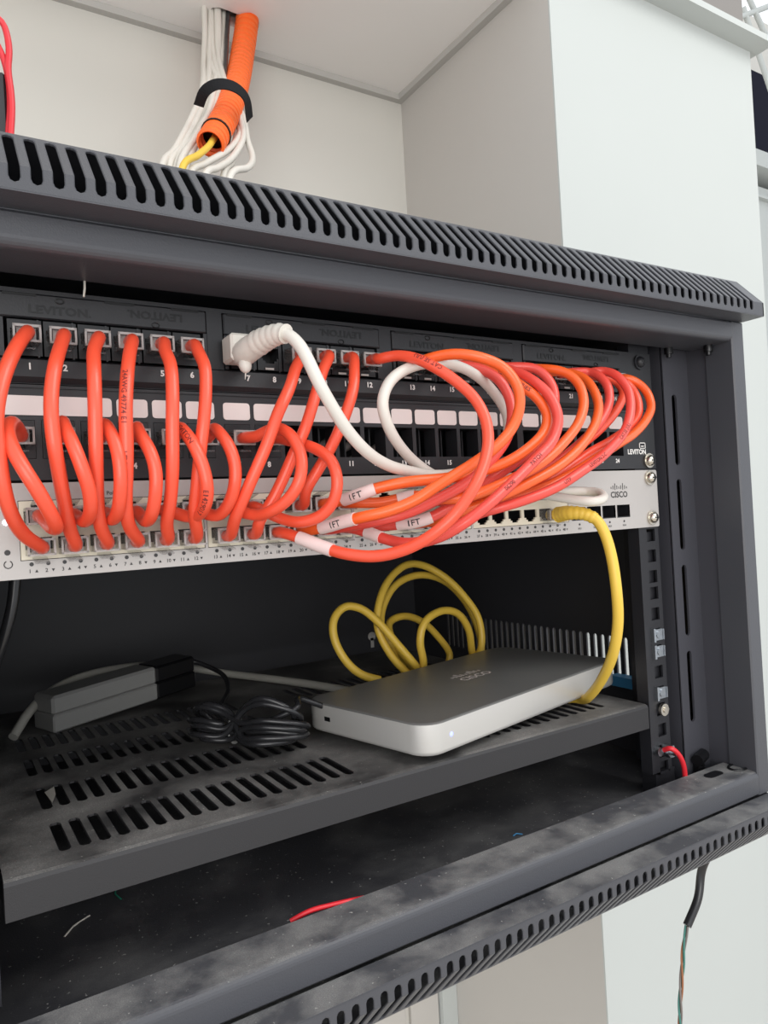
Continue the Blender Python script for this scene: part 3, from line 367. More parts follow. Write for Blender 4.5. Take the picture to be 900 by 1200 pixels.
def rounded_bar(y0, y1, z0, z1, r, corner):
    k = 5; pts = [(y1, z0), (y1, z1)]
    if corner == 'top':
        pts += [(y0+r-r*math.sin(math.pi/2*i/k), z1-r+r*math.cos(math.pi/2*i/k)) for i in range(k+1)]+[(y0, z0+1.5), (y0+1.5, z0)]
    else:
        pts += [(y0+1.5, z1), (y0, z1-1.5)]+[(y0+r-r*math.cos(math.pi/2*i/k), z0+r-r*math.sin(math.pi/2*i/k)) for i in range(k+1)]
    return pts
m = MB(); m.prism(rounded_bar(-41, -6, 137.5, 152.6, 4.5, 'bottom'), 'x', -286, 285.5); m.build('top_beam', M['frame'], cab)
m = MB(); m.prism(rounded_bar(-41, -12, -206.5, -189, 4, 'top'), 'x', -286, 285.5)
bb = m.build('bottom_beam', M['frame'], cab)
for sx, nm in ((1, 'post'), (-1, 'post')):
    m = MB(); x0, x1 = sorted((sx*285, sx*300)); m.rbox(x0, x1, -41, -36, -207, 152.8, 1.0)
    xa, xb = sorted((sx*285, sx*287)); m.box(xa, xb, -37, -18, -207, 152.5); m.build(nm, M['frame'], cab)
    # step and slotted bracket
    m = MB(); xa, xb = sorted((sx*286.5, sx*289)); m.box(xa, xb, -18, 0, -204, 150); m.build('side_flange', M['bracket'], cab)
    m = MB(); hs = [rrect(sx*268-3, sx*268+3, z0, z1, 2.9) for z0, z1 in ((47, 103), (-20, 36), (-88, -32), (-156, -100))]
    a, b = sorted((sx*256, sx*288)); m.plate([(a, -204), (b, -204), (b, 150), (a, 150)], hs, lambda p: (p[0], 0, p[1]), lambda p: (p[0], 1.8, p[1]))
    xa, xb = sorted((sx*256, sx*257.5)); m.box(xa, xb, 1, 22, -204, 150); m.build('slotted_bracket', M['bracket'], cab)
    # equipment rail with square holes
    rl = MB(); a, b = sorted((sx*220.5, sx*240)); cx = sx*232.5; hs = []
    z = 44.45*2+38.1
    zs = [u*44.45+q for u in range(-5, 3) for q in (6.35, 22.2, 38.1) if -186 < u*44.45+q < 130]
    hs = [[(cx-4.75, q-4.75), (cx+4.75, q-4.75), (cx+4.75, q+4.75), (cx-4.75, q+4.75)] for q in zs]
    rl.plate([(a, -187), (b, -187), (b, 140), (a, 140)], hs, lambda p: (p[0], 1.6, p[1]), lambda p: (p[0], 3.4, p[1]))
    xa, xb = sorted((sx*221, sx*240)); rl.box(xa, xb, 5.5, 6.5, -186, -4)
    xa, xb = sorted((sx*240, sx*241.5)); rl.box(xa, xb, 1.6, 34, -187, 140)
    xa, xb = sorted((sx*219, sx*220.5)); rl.box(xa, xb, 1.6, 12, -187, 140); rl.box(min(sx*224, sx*246), max(sx*224, sx*246), 3, 16, -205, -187)
    rail = rl.build('equipment_rail', M['rail'], cab)
    if sx > 0:
        for q in (-82.55, -95.25, -127.0):
            n = MB(); n.box(cx-4.4, cx+4.4, -0.4, 5, q-4.2, q+4.2); n.box(cx-6.6, cx-4.6, -1.5, 9, q-5.2, q+5.2); n.box(cx+4.6, cx+5.6, -1.2, 8, q-4, q+4); n.cyl((cx, -1.2, q), (0, 1, 0), 3, 3, 14)
            n.build('cage_nut', M['zinc'], rail)
        n = MB(); n.cyl((cx, -2.2, -139.7), (0, 1, 0), 4.6, 2.4, 18); n.cyl((cx, -3.0, -139.7), (0, 1, 0), 2.2, 1, 6); n.build('screw', M['chrome'], rail)
        n = MB(); n.cyl((cx+1, -5.5, -171), (0, 1, 0), 5.0, 7, 6); n.cyl((cx+1, -9, -171), (0, 1, 0), 2.6, 4, 12); n.cyl((cx-8, -2.5, -170), (0, 1, 0), 3.4, 4, 14); n.build('earth_stud', M['zinc'], rail)
# shell
m = MB(); m.box(-297, 297, 428, 440, -206, 152)
m.build('back_panel', M['inner'], cab)
key = MB(); key.cyl((229, 427.6, -130), (0, 1, 0), 5.5, .6, 18); key.box(227, 231.5, 427.6, 428.2, -144, -132); key.build('keyhole', M['gap'], cab)
m = MB(); m.box(-297, 297, -12, 430, -208, -206); m.build('floor_panel', M['inner'], cab)
m = MB(); m.box(-297, 297, -6, 430, 150.5, 152); m.build('roof_panel', M['inner'], cab)
m = MB(); m.box(-300, -297, -36, 440, -207, 153); m.build('side_panel', M['frame'], cab)
m = MB()   # right side panel with a row of vertical vent slots
vs_ = [78+9.0*i for i in range(32)]
hs = [rrect(y-2.2, y+2.2, -143, -103, 2.1, 2) for y in vs_]
m.plate([(-36, -207), (440, -207), (440, 153), (-36, 153)], hs, lambda p: (297, p[0], p[1]), lambda p: (299, p[0], p[1])); m.build('side_panel', M['inner'], cab)
for (x, y) in ((280, -24), (255, -7)):
    m = MB(); m.cyl((min(x, 293), y, 137.5), (0, 0, -1), 3.6, 5, 6); m.cyl((min(x, 293), y, 132.5), (0, 0, -1), 2, 2.5, 12); m.build('frame_bolt', M['blk'], cab)
m = MB(); m.tube([(268, -3+0, -196)]+[(268, -3, -189)], 4.5, 14); m.tube([(262, -6, -184), (276, -2, -183)], 4.6, 12); m.build('frame_bolt', M['blk'], cab)
m = MB(); m.prism(rrect(248, 266, -27, -19, 3.8), 'z', -189.3, -188.6); m.build('dark_slot_patch', M['blk'], cab)  # black oval on the beam stands in for the dark of an open slot
m = MB(); m.tube([(283+8*math.cos(a), -26+6*math.sin(a), -188.6) for a in [i*math.pi/8 for i in range(17)]], 1.0, 6); m.build('hole_grommet', M['blk'], cab)

# ================================================================ screws shared helper
def pan_screw(x, z, parent, y=0, mt='chrome'):
    m = MB(); m.cyl((x, y-1.4, z), (0, 1, 0), 5.6, 1.4, 24); m.dome((x, y-1.4, z), (0, -1, 0), 4.3, 3.8, 18, 5); s = m.build('screw', M[mt], parent)
    c = MB(); c.box(x-2.2, x+2.2, y-5.35, y-4.6, z-.4, z+.4); c.box(x-.4, x+.4, y-5.35, y-4.6, z-2.2, z+2.2); c.build('cross_recess', M['blk'], s)

JP = [(-5.9, 3.7), (5.9, 3.7), (5.9, -1.9), (4.1, -1.9), (4.1, -3.3), (2.6, -3.3), (2.6, -4.6), (-2.6, -4.6), (-2.6, -3.3), (-4.1, -3.3), (-4.1, -1.9), (-5.9, -1.9)]
def jackpoly(x, z, up=False, k=1.0):
    p = [(x+a*k, z+(-b if up else b)*k) for a, b in JP]; return p
def cavity(m, poly, y0, depth):
    n = len(poly); vs = [(a, y0, b) for a, b in poly]+[(a, y0+depth, b) for a, b in poly]
    m.add(vs, [(i, (i+1) % n, n+(i+1) % n, n+i) for i in range(n)]+[tuple(range(n, 2*n))])

# ================================================================ upper patch panel (24 sockets in four carriers)
TX = lambda n: -196+((n-1)//6)*105.3+15*((n-1) % 6)
up = empty('patch_bay', (0, 0, 110), 'upper black patch panel with embossed carriers, directly under the top beam', 'patch panel')
m = MB()
hs = []
for g in range(4):
    cx = -158.5+g*105.3; hs.append([(cx-48.5, 101), (cx+48.5, 101), (cx+48.5, 131), (cx-48.5, 131)])
m.plate([(-241.3, 89.2), (241.3, 89.2), (241.3, 133), (-241.3, 133)], hs, lambda p: (p[0], 0, p[1]), lambda p: (p[0], 1.6, p[1]))
m.prism([(0, 101), (-1.6, 100), (-2.4, 92), (0, 89.4)], 'x', -212, 212); m.build('faceplate', M['panel'], up)
jm = None; 
for g in range(4):
    cx = -158.5+g*105.3
    m = MB(); m.rbox(cx-48, cx+48, -1.2, 14, 119.3, 130.6, .6)
    for q in range(5): m.box(cx-48+15*(q+.0)+15.6, cx-48+15*(q)+16.2+.3, -.8, 12, 101.3, 118.6)
    m.box(cx-48, cx-46.2, -.8, 12, 101.3, 119); m.box(cx+46.2, cx+48, -.8, 12, 101.3, 119)
    car = m.build('carrier', M['panel'], up)
    e = MB(); text(e, 'LEVITON.', cx-22, 123.4, 3.6, y=-1.5, sx=1.25, bold=.05); text(e, 'LEVITON.', cx+22, 125.8, 3.6, y=-1.5, sx=1.25, rot=math.pi, bold=.05)
    e.tube([(cx-22+1.8*math.cos(a), -1.4, 128.2+1.2*math.sin(a)) for a in [i*math.pi/5 for i in range(11)]], .3, 5); e.tube([(cx+22+1.8*math.cos(a), -1.4, 121+1.2*math.sin(a)) for a in [i*math.pi/5 for i in range(11)]], .3, 5)
    e.box(cx-46, cx-32, -1.6, -1.2, 129.4, 130.4); e.box(cx-2, cx+12, -1.6, -1.2, 129.4, 130.4); e.box(cx+30, cx+44, -1.6, -1.2, 129.4, 130.4)
    e.build('embossed_lettering', M['emboss'], car)
for n in range(1, 25):
    x = TX(n)
    if jm is None:
        j = MB(); j.plate([(x-7.1, 102), (x+7.1, 102), (x+7.1, 118.4), (x-7.1, 118.4)], [jackpoly(x, 110.5)], lambda p: (p[0], -.4, p[1]), lambda p: (p[0], 1, p[1])); cavity(j, jackpoly(x, 110.5), 0.5, 11)
        j0 = j.build('socket', M['jackblk'], up, at=(x, 0, 110)); jm = j0.data
    else: place('socket', jm, up, (x, 0, 110))
    q = MB(); text(q, str(n), x+1.2, 96.6, 2.9, y=-2.5, bold=.07); q.build('socket_number', M['print_w'], up)
tm = MB()
for n in range(7, 25): tm.box(TX(n)-3, TX(n)+2, -.9, -.3, 102.3, 103.4)
tag(tm.build('socket_tabs', M['gap'], up), kind='stuff')
pan_screw(228, 126, up, 0, 'rail')

# ================================================================ lower patch panel (flat, label windows, open sockets)
LX = lambda n: -200.87+(n-1)*17+((n-1)//6)*2.63
lo = empty('patch_bay', (0, 0, 66), 'lower flat black patch panel with white label windows and an empty right half', 'patch panel')
m = MB(); hs = [[(LX(n)-7.2, 54.6), (LX(n)+7.2, 54.6), (LX(n)+7.2, 72.4), (LX(n)-7.2, 72.4)] for n in range(1, 25)]
m.plate([(-241.3, 44.8), (241.3, 44.8), (241.3, 88.6), (-241.3, 88.6)], hs, lambda p: (p[0], 0, p[1]), lambda p: (p[0], 1.6, p[1]))
for n in range(1, 25):
    m.box(LX(n)-8.2, LX(n)-7.2, 1.6, 12, 54, 73)
    if n > 8: m.box(LX(n)+1.6, LX(n)+2.6, 10, 16, 54, 73)  # added bar stands in for the lighter side face of the divider
    m.box(LX(n)+7.2, LX(n)+8.0, 1.6, 12, 54, 73)
m.box(-210, 211, 1.6, 12, 72.4, 73.4); m.box(-210, 211, 1.6, 12, 53.6, 54.6)
m.box(-222, 222, -.8, 0, 87.2, 88.6); m.build('faceplate', M['panel'], lo)
lm = None; nb = MB()
for n in range(1, 25):
    x = LX(n)
    if n in (1, 8): rr0 = None
    if lm is None:
        q = MB(); q.prism(rrect(x-7.4, x+7.4, 74.6, 83.6, 1.6), 'y', -.35, .2); lm = q.build('label_window', M['label'], lo, at=(x, 0, 79)).data
    else: place('label_window', lm, lo, (x, 0, 79))
    q = MB(); text(q, str(n), x, 50.8, 2.8, bold=.07); q.build('socket_number', M['print_w'], lo)
for a, b in ((1, 3), (8, 10), (21, 22)):
    q = MB(); q.prism(rrect(LX(a)-7.4, LX(b)+7.4, 74.6, 83.6, 1.6), 'y', -.45, .1); q.build('label_strip', M['label'], lo)
text(nb, 'LEVITON', 220, 57.4, 3.6, sx=1.0, bold=.05)
for a in (0, 1, 2, 3):
    pass
for x0, x1, z0, z1 in ((223, 230, 64, 64.6), (223, 230, 60, 60.5), (223, 223.6, 60, 64.6), (229.4, 230, 60, 64.6), (225, 228, 61.5, 62.2)): nb.box(x0, x1, -.3, 0, z0, z1)
nb.build('printed_logo', M['print_w'], lo)
jm = None
for n in range(1, 9):
    x = LX(n)
    if jm is None:
        j = MB(); j.plate([(x-7.0, 54.8), (x+7.0, 54.8), (x+7.0, 72.2), (x-7.0, 72.2)], [jackpoly(x, 64)], lambda p: (p[0], -.2, p[1]), lambda p: (p[0], 1.4, p[1])); cavity(j, jackpoly(x, 64), 1, 11)
        jm = j.build('socket', M['jackblk'], lo, at=(x, 0, 64)).data
    else: place('socket', jm, lo, (x, 0, 64))
pan_screw(232.5, 50.8, lo, -.2)
# loose wiring seen through the empty openings
for (xa, za, xb, zb) in ((-52, 56, -20, 73), (-40, 54, -5, 70), (-15, 55, 15, 69)):
    kk = {-52: 'left one', -40: 'middle one', -15: 'right one'}[xa]
    o = MB().tube(spline([(xa, 26, za), ((xa+xb)/2, 22, (za+zb)/2-1), (xb, 26, zb)]), 2.6, 8).build('cable', M['grw'])
    tag(o, kk+' of three dim grey cables slanting behind the empty openings', 'cable', 'grey cables behind the lower patch panel')

# ================================================================ network switch
CX = lambda k: -194.63+(k-1)*13.97+((k-1)//6)*3.28
sw = empty('network_switch', (0, 0, 22), 'silver forty-eight port network switch with CISCO lettering, below the two patch panels', 'network switch')
m = MB(); hs = []
for b in range(4):
    x0 = CX(6*b+1)-7.9; x1 = CX(6*b+6)+7.9; hs.append([(x0, 8.2), (x1, 8.2), (x1, 35.6), (x0, 35.6)])
sf = [(147.5+15.6*i, 147.5+15.6*i+14.2) for i in range(4)]
for a, b in sf: hs.append([(a-.0, 8.8), (b, 8.8), (b, 18.2), (a, 18.2)])
m.plate(rrect(-241.3, 241.3, 0, 43.6, 1.6), hs, lambda p: (p[0], 0, p[1]), lambda p: (p[0], 1.5, p[1])); m.build('faceplate', M['silver'], sw)
m = MB()
cb = MB(); cb.box(-220, 220, 14, 230, 0.5, 43.2); cb.box(-220, -212, 1.5, 14, .5, 43.2); cb.box(212, 220, 1.5, 14, .5, 43.2); cb.box(-212, 212, 1.5, 14, .5, 2); cb.box(-212, 212, 1.5, 14, 41.8, 43.2); cb.build('chassis', M['rail'], sw)
jb = jt = bm_ = None
for b in range(4):
    x0 = CX(6*b+1)-7.6; x1 = CX(6*b+6)+7.6; xc = (x0+x1)/2
    if bm_ is None:
        q = MB(); hh = [jackpoly(CX(6*b+i), 14.9, False, .97) for i in range(1, 7)]+[jackpoly(CX(6*b+i), 28.9, True, .97) for i in range(1, 7)]
        q.plate([(x0, 8.5), (x1, 8.5), (x1, 35.3), (x0, 35.3)], hh, lambda p: (p[0], .2, p[1]), lambda p: (p[0], 1.6, p[1]))
        blk = q.build('port_block', M['cream'], sw, at=(xc, 0, 22)); bm_ = blk.data
    else: blk = place('port_block', bm_, sw, (xc, 0, 22))
    for i in range(1, 7):
        x = CX(6*b+i)
        if jb is None:
            q = MB(); cavity(q, jackpoly(x, 14.9, False, .99), 1.2, 11)
            for e in range(8): q.box(x-3.6+e*.95, x-3.2+e*.95, 3, 9, 17.8, 18.2)
            jb = q.build('port', M['jackblk'], blk, at=(x, 0, 15)).data
            q = MB(); cavity(q, jackpoly(x, 28.9, True, .99), 1.2, 11); jt = q.build('port', M['jackblk'], blk, at=(x, 0, 29)).data
        else: place('port', jb, blk, (x, 0, 15)); place('port', jt, blk, (x, 0, 29))
for a, b in sf:
    q = MB(); cavity(q, [(a, 8.8), (b, 8.8), (b, 18.2), (a, 18.2)], .3, 12); q.box(a+.3, b-.3, .3, 1, 8.9, 9.5); q.box(a, a+.5, -.2, 1.5, 8.8, 18.2); q.build('fibre_cage', M['rail'], sw)
led = MB(); tx = MB()
for n in range(1, 49):
    x = CX((n-1)//2+1)+(-3.49 if n % 2 else 3.49); led.cyl((x, -.25, 6.4), (0, 1, 0), .95, .3, 8)
    text(tx, str(n), x-.8, 3.2, 1.7); zz = 3.2
    tr = [(x+1.3, zz-.6), (x+2.7, zz-.6), (x+2.0, zz+.7)] if n % 2 else [(x+1.3, zz+.6), (x+2.7, zz+.6), (x+2.0, zz-.7)]
    tx.add([(a, -.15, b) for a, b in tr], [(0, 1, 2)])
for i, (a, b) in enumerate(sf):
    led.cyl(((a+b)/2, -.25, 6.0), (0, 1, 0), .8, .3, 8); text(tx, 'XG'+str(i+1), (a+b)/2, 3.0, 1.3)
led.cyl((-207.7, -.2, 12.4), (0, 1, 0), 1.3, .3, 10)
tag(led.build('port_lights', M['off'], sw), kind='stuff')
text(tx, 'PoE', -162, 37.9, 1.8); text(tx, 'CISCO', 197.5, 25.7, 4.3, sx=1.02, bold=.03)
for i, h in enumerate((1.6, 2.9, 5.0, 2.9, 1.6, 2.9, 5.0, 2.9, 1.6)):
    x = 189.2+i*2.1; tx.box(x-.32, x+.32, -.15, -.02, 30.6-h*.25, 30.6+h*.72)
tx.tube([(-207.6+1.7*math.cos(a), -.2, 7.0+1.7*math.sin(a)) for a in [math.pi*.65+i*math.pi*1.7/10 for i in range(11)]], .22, 5)
tag(tx.build('printed_markings', M['print_k'], sw), kind='stuff')
m = MB(); m.dome((-207.7, 0, 26), (0, -1, 0), 1.4, .7, 12, 3); m.build('status_light', M['led'], sw)
pan_screw(232.5, 37.6, sw); pan_screw(232.8, 7.2, sw)

# ================================================================ patch cables
CAMDIR = Vector((-0.5, -0.86, 0.05))
def plug_mesh(x, z, sgn, name, parent):
    """clear modular plug; latch below (sgn=-1) or above (+1); rear end faces -Y"""
    z0, z1 = z-3.7, z+3.9
    m = MB(); a = MB()
    a.box(x-5.7, x+5.7, -9.5, 3, z1-.7, z1); a.box(x-5.7, x+5.7, -9.5, 3, z0, z0+.7); a.box(x-5.7, x-5.0, -9.5, 3, z0, z1); a.box(x+5.0, x+5.7, -9.5, 3, z0, z1)
    p = a.build(name, M['clear'], parent)
    m.box(x-5.8, x+5.8, -10.2, -9.2, z1-1.0, z1+.1); m.box(x-5.8, x-4.9, -10.2, -9.2, z0, z1); m.box(x+4.9, x+5.8, -10.2, -9.2, z0, z1); m.box(x-5.8, x+5.8, -10.2, -9.2, z0-.1, z0+.8)
    m.box(x-4, x+4, -6.5, -5.5, z0+.7, z1-.7); m.build('rim', M['clear2'], p)
    l = MB(); zz = z+sgn*4.4
    l.add([(x-3, 1, zz), (x+3, 1, zz), (x+3, 1, zz+sgn*.8), (x-3, 1, zz+sgn*.8), (x-3, -10.5, zz+sgn*2.1), (x+3, -10.5, zz+sgn*2.1), (x+3, -10.5, zz+sgn*2.9), (x-3, -10.5, zz+sgn*2.9)],
          [(0, 1, 2, 3), (4, 5, 6, 7), (0, 1, 5, 4), (2, 3, 7, 6), (0, 3, 7, 4), (1, 2, 6, 5)])
    l.build('latch', M['clear'], p); return p
def nearest(path, p):
    p = Vector(p); return min(range(len(path)), key=lambda i: (path[i]-p).length)
def patch_cable(key, mt, label, group, a_latch=-1, b_latch=-1, prints=(), sleeve=None, r=3.05):
    pts = CABLES[key]; path = spline(pts, 2.6); t = empty('patch_cable', pts[0], label, 'network cable', group)
    MB().tube(path, r, 12).build('jacket', M[mt], t)
    plug_mesh(pts[0][0], pts[0][2], a_latch, 'plug', t); plug_mesh(pts[-1][0], pts[-1][2], b_latch, 'plug', t)
    if prints:
        m = MB()
        for s, pos, flip, ang in prints: text_on_tube(m, path, s, pos, 2.3, r, CAMDIR, flip, ang)
        tag(m.build('jacket_print', M['print_o'], t), kind='stuff')
    if sleeve:
        i, j = sorted((nearest(path, LINES['sl_'+key][0]), nearest(path, LINES['sl_'+key][1])))
        seg = path[i:j+1]; s = MB().tube(seg, r+.45, 14).build('label_sleeve', M['sleeve'], t)
        if sleeve != 'blank':
            m = MB(); text_on_tube(m, seg, sleeve, .5, 3.3, r+.5, CAMDIR, True, 0.1); m.build('sleeve_print', M['print_k'], s)
    return t
GL = 'coral cables from the patch panels straight down to the switch'
o9 = ('first', 'second', 'third', 'fourth', 'fifth', 'sixth')
for i in range(6):
    pr = {3: (('24AWG 49774 E1', .38, False, 0), ('LEVITON 7-7', .62, False, 0)), 4: ()}.get(i, ())
    patch_cable('t%d' % (i+1), 'coral', o9[i] + ' coral patch cable from the left hanging from the upper panel to the switch', GL, prints=pr)
for k in (9, 10, 11):
    patch_cable('t%d' % k, 'coral', {9: 'coral cable slanting down to the left, passing directly behind the white cable at its top', 10: 'middle one of three coral cables slanting down to the left', 11: 'rightmost of three coral cables slanting down left, crossed lower by the white cable'}[k], GL, b_latch=1 if k == 11 else -1)
for k in range(1, 7):
    patch_cable('l%d' % k, 'coral', o9[k-1] + ' short coral cable from the left arching out of the lower panel' + (', with dark print' if k == 5 else ''), 'short coral cables from the lower panel to the switch', b_latch=1,
                prints=(('LEVITON', .3, False, 0), ('E1429017', .62, False, 0)) if k == 5 else ())
patch_cable('l7', 'coral', 'coral patch cable in a round loop, left one of the two beside number 8', 'short coral cables from the lower panel to the switch', b_latch=1)
patch_cable('l8', 'coral', 'coral patch cable in a round loop, rightmost of the short loops', 'short coral cables from the lower panel to the switch', b_latch=1)
GR = 'long cables looping out of the right half of the upper patch panel'
patch_cable('t12', 'coral', 'long coral patch cable, frontmost of the big loops, sagging below the switch', GR, sleeve='blank', prints=(('CAT 5E (UL)', .2, True, .3),))
patch_cable('t13', 'orange', 'bright orange patch cable forming the topmost big loop above the white loop', GR, sleeve='1FT')
patch_cable('t14', 'rose', 'red patch cable curving just inside the bright orange topmost loop', GR)
patch_cable('t15', 'orange', 'orange patch cable with dark print, ending in the highest 1FT sleeve', GR, b_latch=1, sleeve='1FT', prints=(('LEVITON SERIES', .2, False, 0),))
patch_cable('t16', 'rose', 'rose red patch cable crossing over the bundle, right of the frontmost coral loop', GR, sleeve='blank', prints=(('06290', .56, True, 0), ('PATCH', .46, True, 0)))
patch_cable('t17', 'rose', 'rose red patch cable dipping behind the bundle to the rightmost 1FT sleeve', GR, sleeve='1FT')
patch_cable('t18', 'orange', 'broad orange patch cable loop in the middle of the right-hand row of loops', GR, b_latch=1, sleeve='blank')
patch_cable('t19', 'orange', 'yellowish orange patch cable, next loop right of the broad orange one', GR)
patch_cable('t20', 'rose', 'rose red patch cable in a narrow loop, sixth loop end from the right', GR, b_latch=1)
patch_cable('t21', 'rose', 'rose red printed patch cable forming the lower right edge of the bundle', GR, prints=(('CAT.5E (UL)', .35, True, 0), ('LEVITON 2-C', .5, True, 0), ('UTP', .62, True, 0)))
patch_cable('t22', 'coral', 'coral patch cable running diagonally behind the rose red printed one', GR, b_latch=1)
patch_cable('t23', 'coral', 'coral patch cable, inner one of the last two loops at the far right', GR)
patch_cable('t24', 'orange', 'orange patch cable forming the rightmost loop of all', GR, b_latch=1)

# white cable with boot
pts = CABLES['w']; path = spline(pts, 2.6)
t = empty('patch_cable', pts[0], 'white network cable with a bulky boot, looping behind the orange bundle', 'network cable')
MB().tube(path, 3.1, 12).build('jacket', M['white'], t)
b = spline(pts[:6], 1.4); n = nearest(b, pts[4])
b = b[:n+1]; L = len(b)
rad = lambda i: (6.6 if i < L*.45 else 6.6-2.4*((i-L*.45)/(L*.55)))+(.5 if (i > L*.5 and i % 3 == 0) else 0)
m = MB(); m.tube(b, rad, 16); bo = m.build('boot', M['white'], t)
v = Vector(pts[1]); m = MB(); m.dome((v.x-1, v.y-4, v.z-6), (0, -.3, -1), 3.4, 5, 14, 5); m.dome((v.x-1, v.y-4, v.z-6), (0, .3, 1), 3.4, 4, 14, 4); m.tube([(v.x-1, v.y-4.5, v.z-10), (v.x-1.5, v.y-4.5, v.z-14)], lambda i: (.5, .15)[i], 6); m.build('boot_latch', M['white'], bo)
m = MB(); m.rbox(v.x-7, v.x+5, -16, -2, 103, 117, 1.2); m.build('plug', M['white'], t)
plug_mesh(pts[-1][0], pts[-1][2], 1, 'plug', t)

# yellow cable
pts = CABLES['y']; path = spline(pts, 3.0)
t = empty('patch_cable', pts[0], 'yellow network cable from the switch, coiled behind the small silver unit on the shelf', 'network cable')
MB().tube(path, 3.55, 12).build('jacket', M['yellow'], t)
b = spline(pts[1:5], 1.2); L = len(b); m = MB(); m.tube(b, lambda i: 5.0-1.3*i/L+(.45 if i % 3 == 0 else 0), 14); m.build('boot', M['yellow'], t)
plug_mesh(pts[0][0], pts[0][2], -1, 'plug', t)

# ================================================================ rack shelf
sh = empty('rack_shelf', (0, 0, -152), 'black vented steel shelf mounted low in the cabinet, dusty on top', 'shelf')
ZS = -133.0
m = MB(); rows = ((16.2, 60.4), (80.6, 124.4), (148.8, 192), (211, 253)); xs = [-187.8+9.3*k for k in range(18)]; xs = xs+[-x for x in xs][::-1]
fn = lambda x, v, th: (x, v, ZS-th)
for a, b in rows:
    slot_cells(m, xs, 2.5, a, b, a+2, b-2, None, fn, 9.3, k=3)
    m.add([fn(-25.05, a, 0), fn(25.05, a, 0), fn(25.05, b, 0), fn(-25.05, b, 0)], [(0, 1, 2, 3)])
    for s in (-1, 1): m.add([fn(s*192.45, a, 0), fn(s*216, a, 0), fn(s*216, b, 0), fn(s*192.45, b, 0)], [(0, 1, 2, 3)])
ys = [3.0]+[v for r_ in rows for v in r_]+[350]
for a, b in zip(ys[::2], ys[1::2]): m.add([fn(-216, a, 0), fn(216, a, 0), fn(216, b, 0), fn(-216, b, 0)], [(0, 1, 2, 3)])
m.build('tray', M['shelf'], sh)
m = MB(); m.prism([(3.2, ZS), (.9, ZS-.7), (0, ZS-2.4), (0, -151), (1.2, -151), (1.2, -134.5), (3.2, -134.2)], 'x', -216, 216); m.build('front_lip', M['shelf'], sh)
for s in (-1, 1):
    m = MB(); a, b = sorted((s*214.8, s*216)); m.box(a, b, 3, 350, -151, ZS-.1); m.build('side_wall', M['shelf'], sh)

# ================================================================ small silver unit
un = empty('network_gateway', (110, 77, -132.8), 'flat silver network unit with dark grey top and CISCO logo, sitting askew on the shelf', 'router')
un_r = math.radians(12.5); cu, su = math.cos(un_r), math.sin(un_r)
def U(x, y, z): return (110+x*cu-y*su, 77+x*su+y*cu, z)
W2, D2, ZU0, ZU1 = 116.5, 60, -127.6, -107.4
def urect(ins, r, k=6): return rrect(-W2+ins, W2-ins, -D2+ins, D2-ins, r, k)
m = MB(); rings = [(2.2, ZU0, 13), (0.4, ZU0+1.2, 15), (0, ZU0+3, 15), (0, ZU1-1.0, 15)]
n = len(urect(0, 15)); vs = []
for ins, z, r in rings: vs += [U(x, y, z) for x, y in urect(ins, r)]
m.add(vs, [(k*n+i, k*n+(i+1) % n, (k+1)*n+(i+1) % n, (k+1)*n+i) for k in range(3) for i in range(n)], True); m.add(vs, [tuple(range(n))]); m.build('casing', M['unit'], un)
m = MB(); vs = []
for ins, z, r in ((0, ZU1-1.0, 15), (.5, ZU1-.25, 15), (1.6, ZU1, 14)): vs += [U(x, y, z) for x, y in urect(ins, r)]
m.add(vs, [(k*n+i, k*n+(i+1) % n, (k+1)*n+(i+1) % n, (k+1)*n+i) for k in range(2) for i in range(n)], True); m.add(vs, [tuple(range(2*n, 3*n))]); m.build('lid', M['unittop'], un)
m = MB(); lx, ly = 6, 6      # logo on the lid, read from the long front side
vs2, fs2 = glyphs('CISCO'); k = 8/0.7
m.add([U(lx+a*k*1.05, ly-6+b*k*.95, ZU1+.12) for a, b in vs2], fs2)
for i, h in enumerate((3, 5, 9, 5, 3, 5, 9, 5, 3)):
    x = lx-16+i*4; m.add([U(x-.8, ly+3.5-h*.2, ZU1+.12), U(x+.8, ly+3.5-h*.2, ZU1+.12), U(x+.8, ly+3.5+h*.8, ZU1+.12), U(x-.8, ly+3.5+h*.8, ZU1+.12)], [(0, 1, 2, 3)])
m.build('logo_print', M['label'], un)
m = MB(); m.add([U(-W2-.15, 30, -119), U(-W2-.15, 36, -119), U(-W2-.15, 36, -116), U(-W2-.15, 30, -116)], [(0, 1, 2, 3)])
m.build('lock_slot', M['blk'], un)
c = U(-W2+22, -D2-.05, -117); m = MB(); m.dome(c, (su, -cu, 0), 1.6, .4, 12, 3); m.build('status_light', M['ledb'], un)
for sx in (-1, 1):
    for sy in (-1, 1):
        x, y, _ = U(sx*(W2-22), sy*(D2-20), 0); MB().cyl((x, y, ZS+.02), (0, 0, 1), 6, ZU0-ZS, 16).build('foot', M['blk'], un)

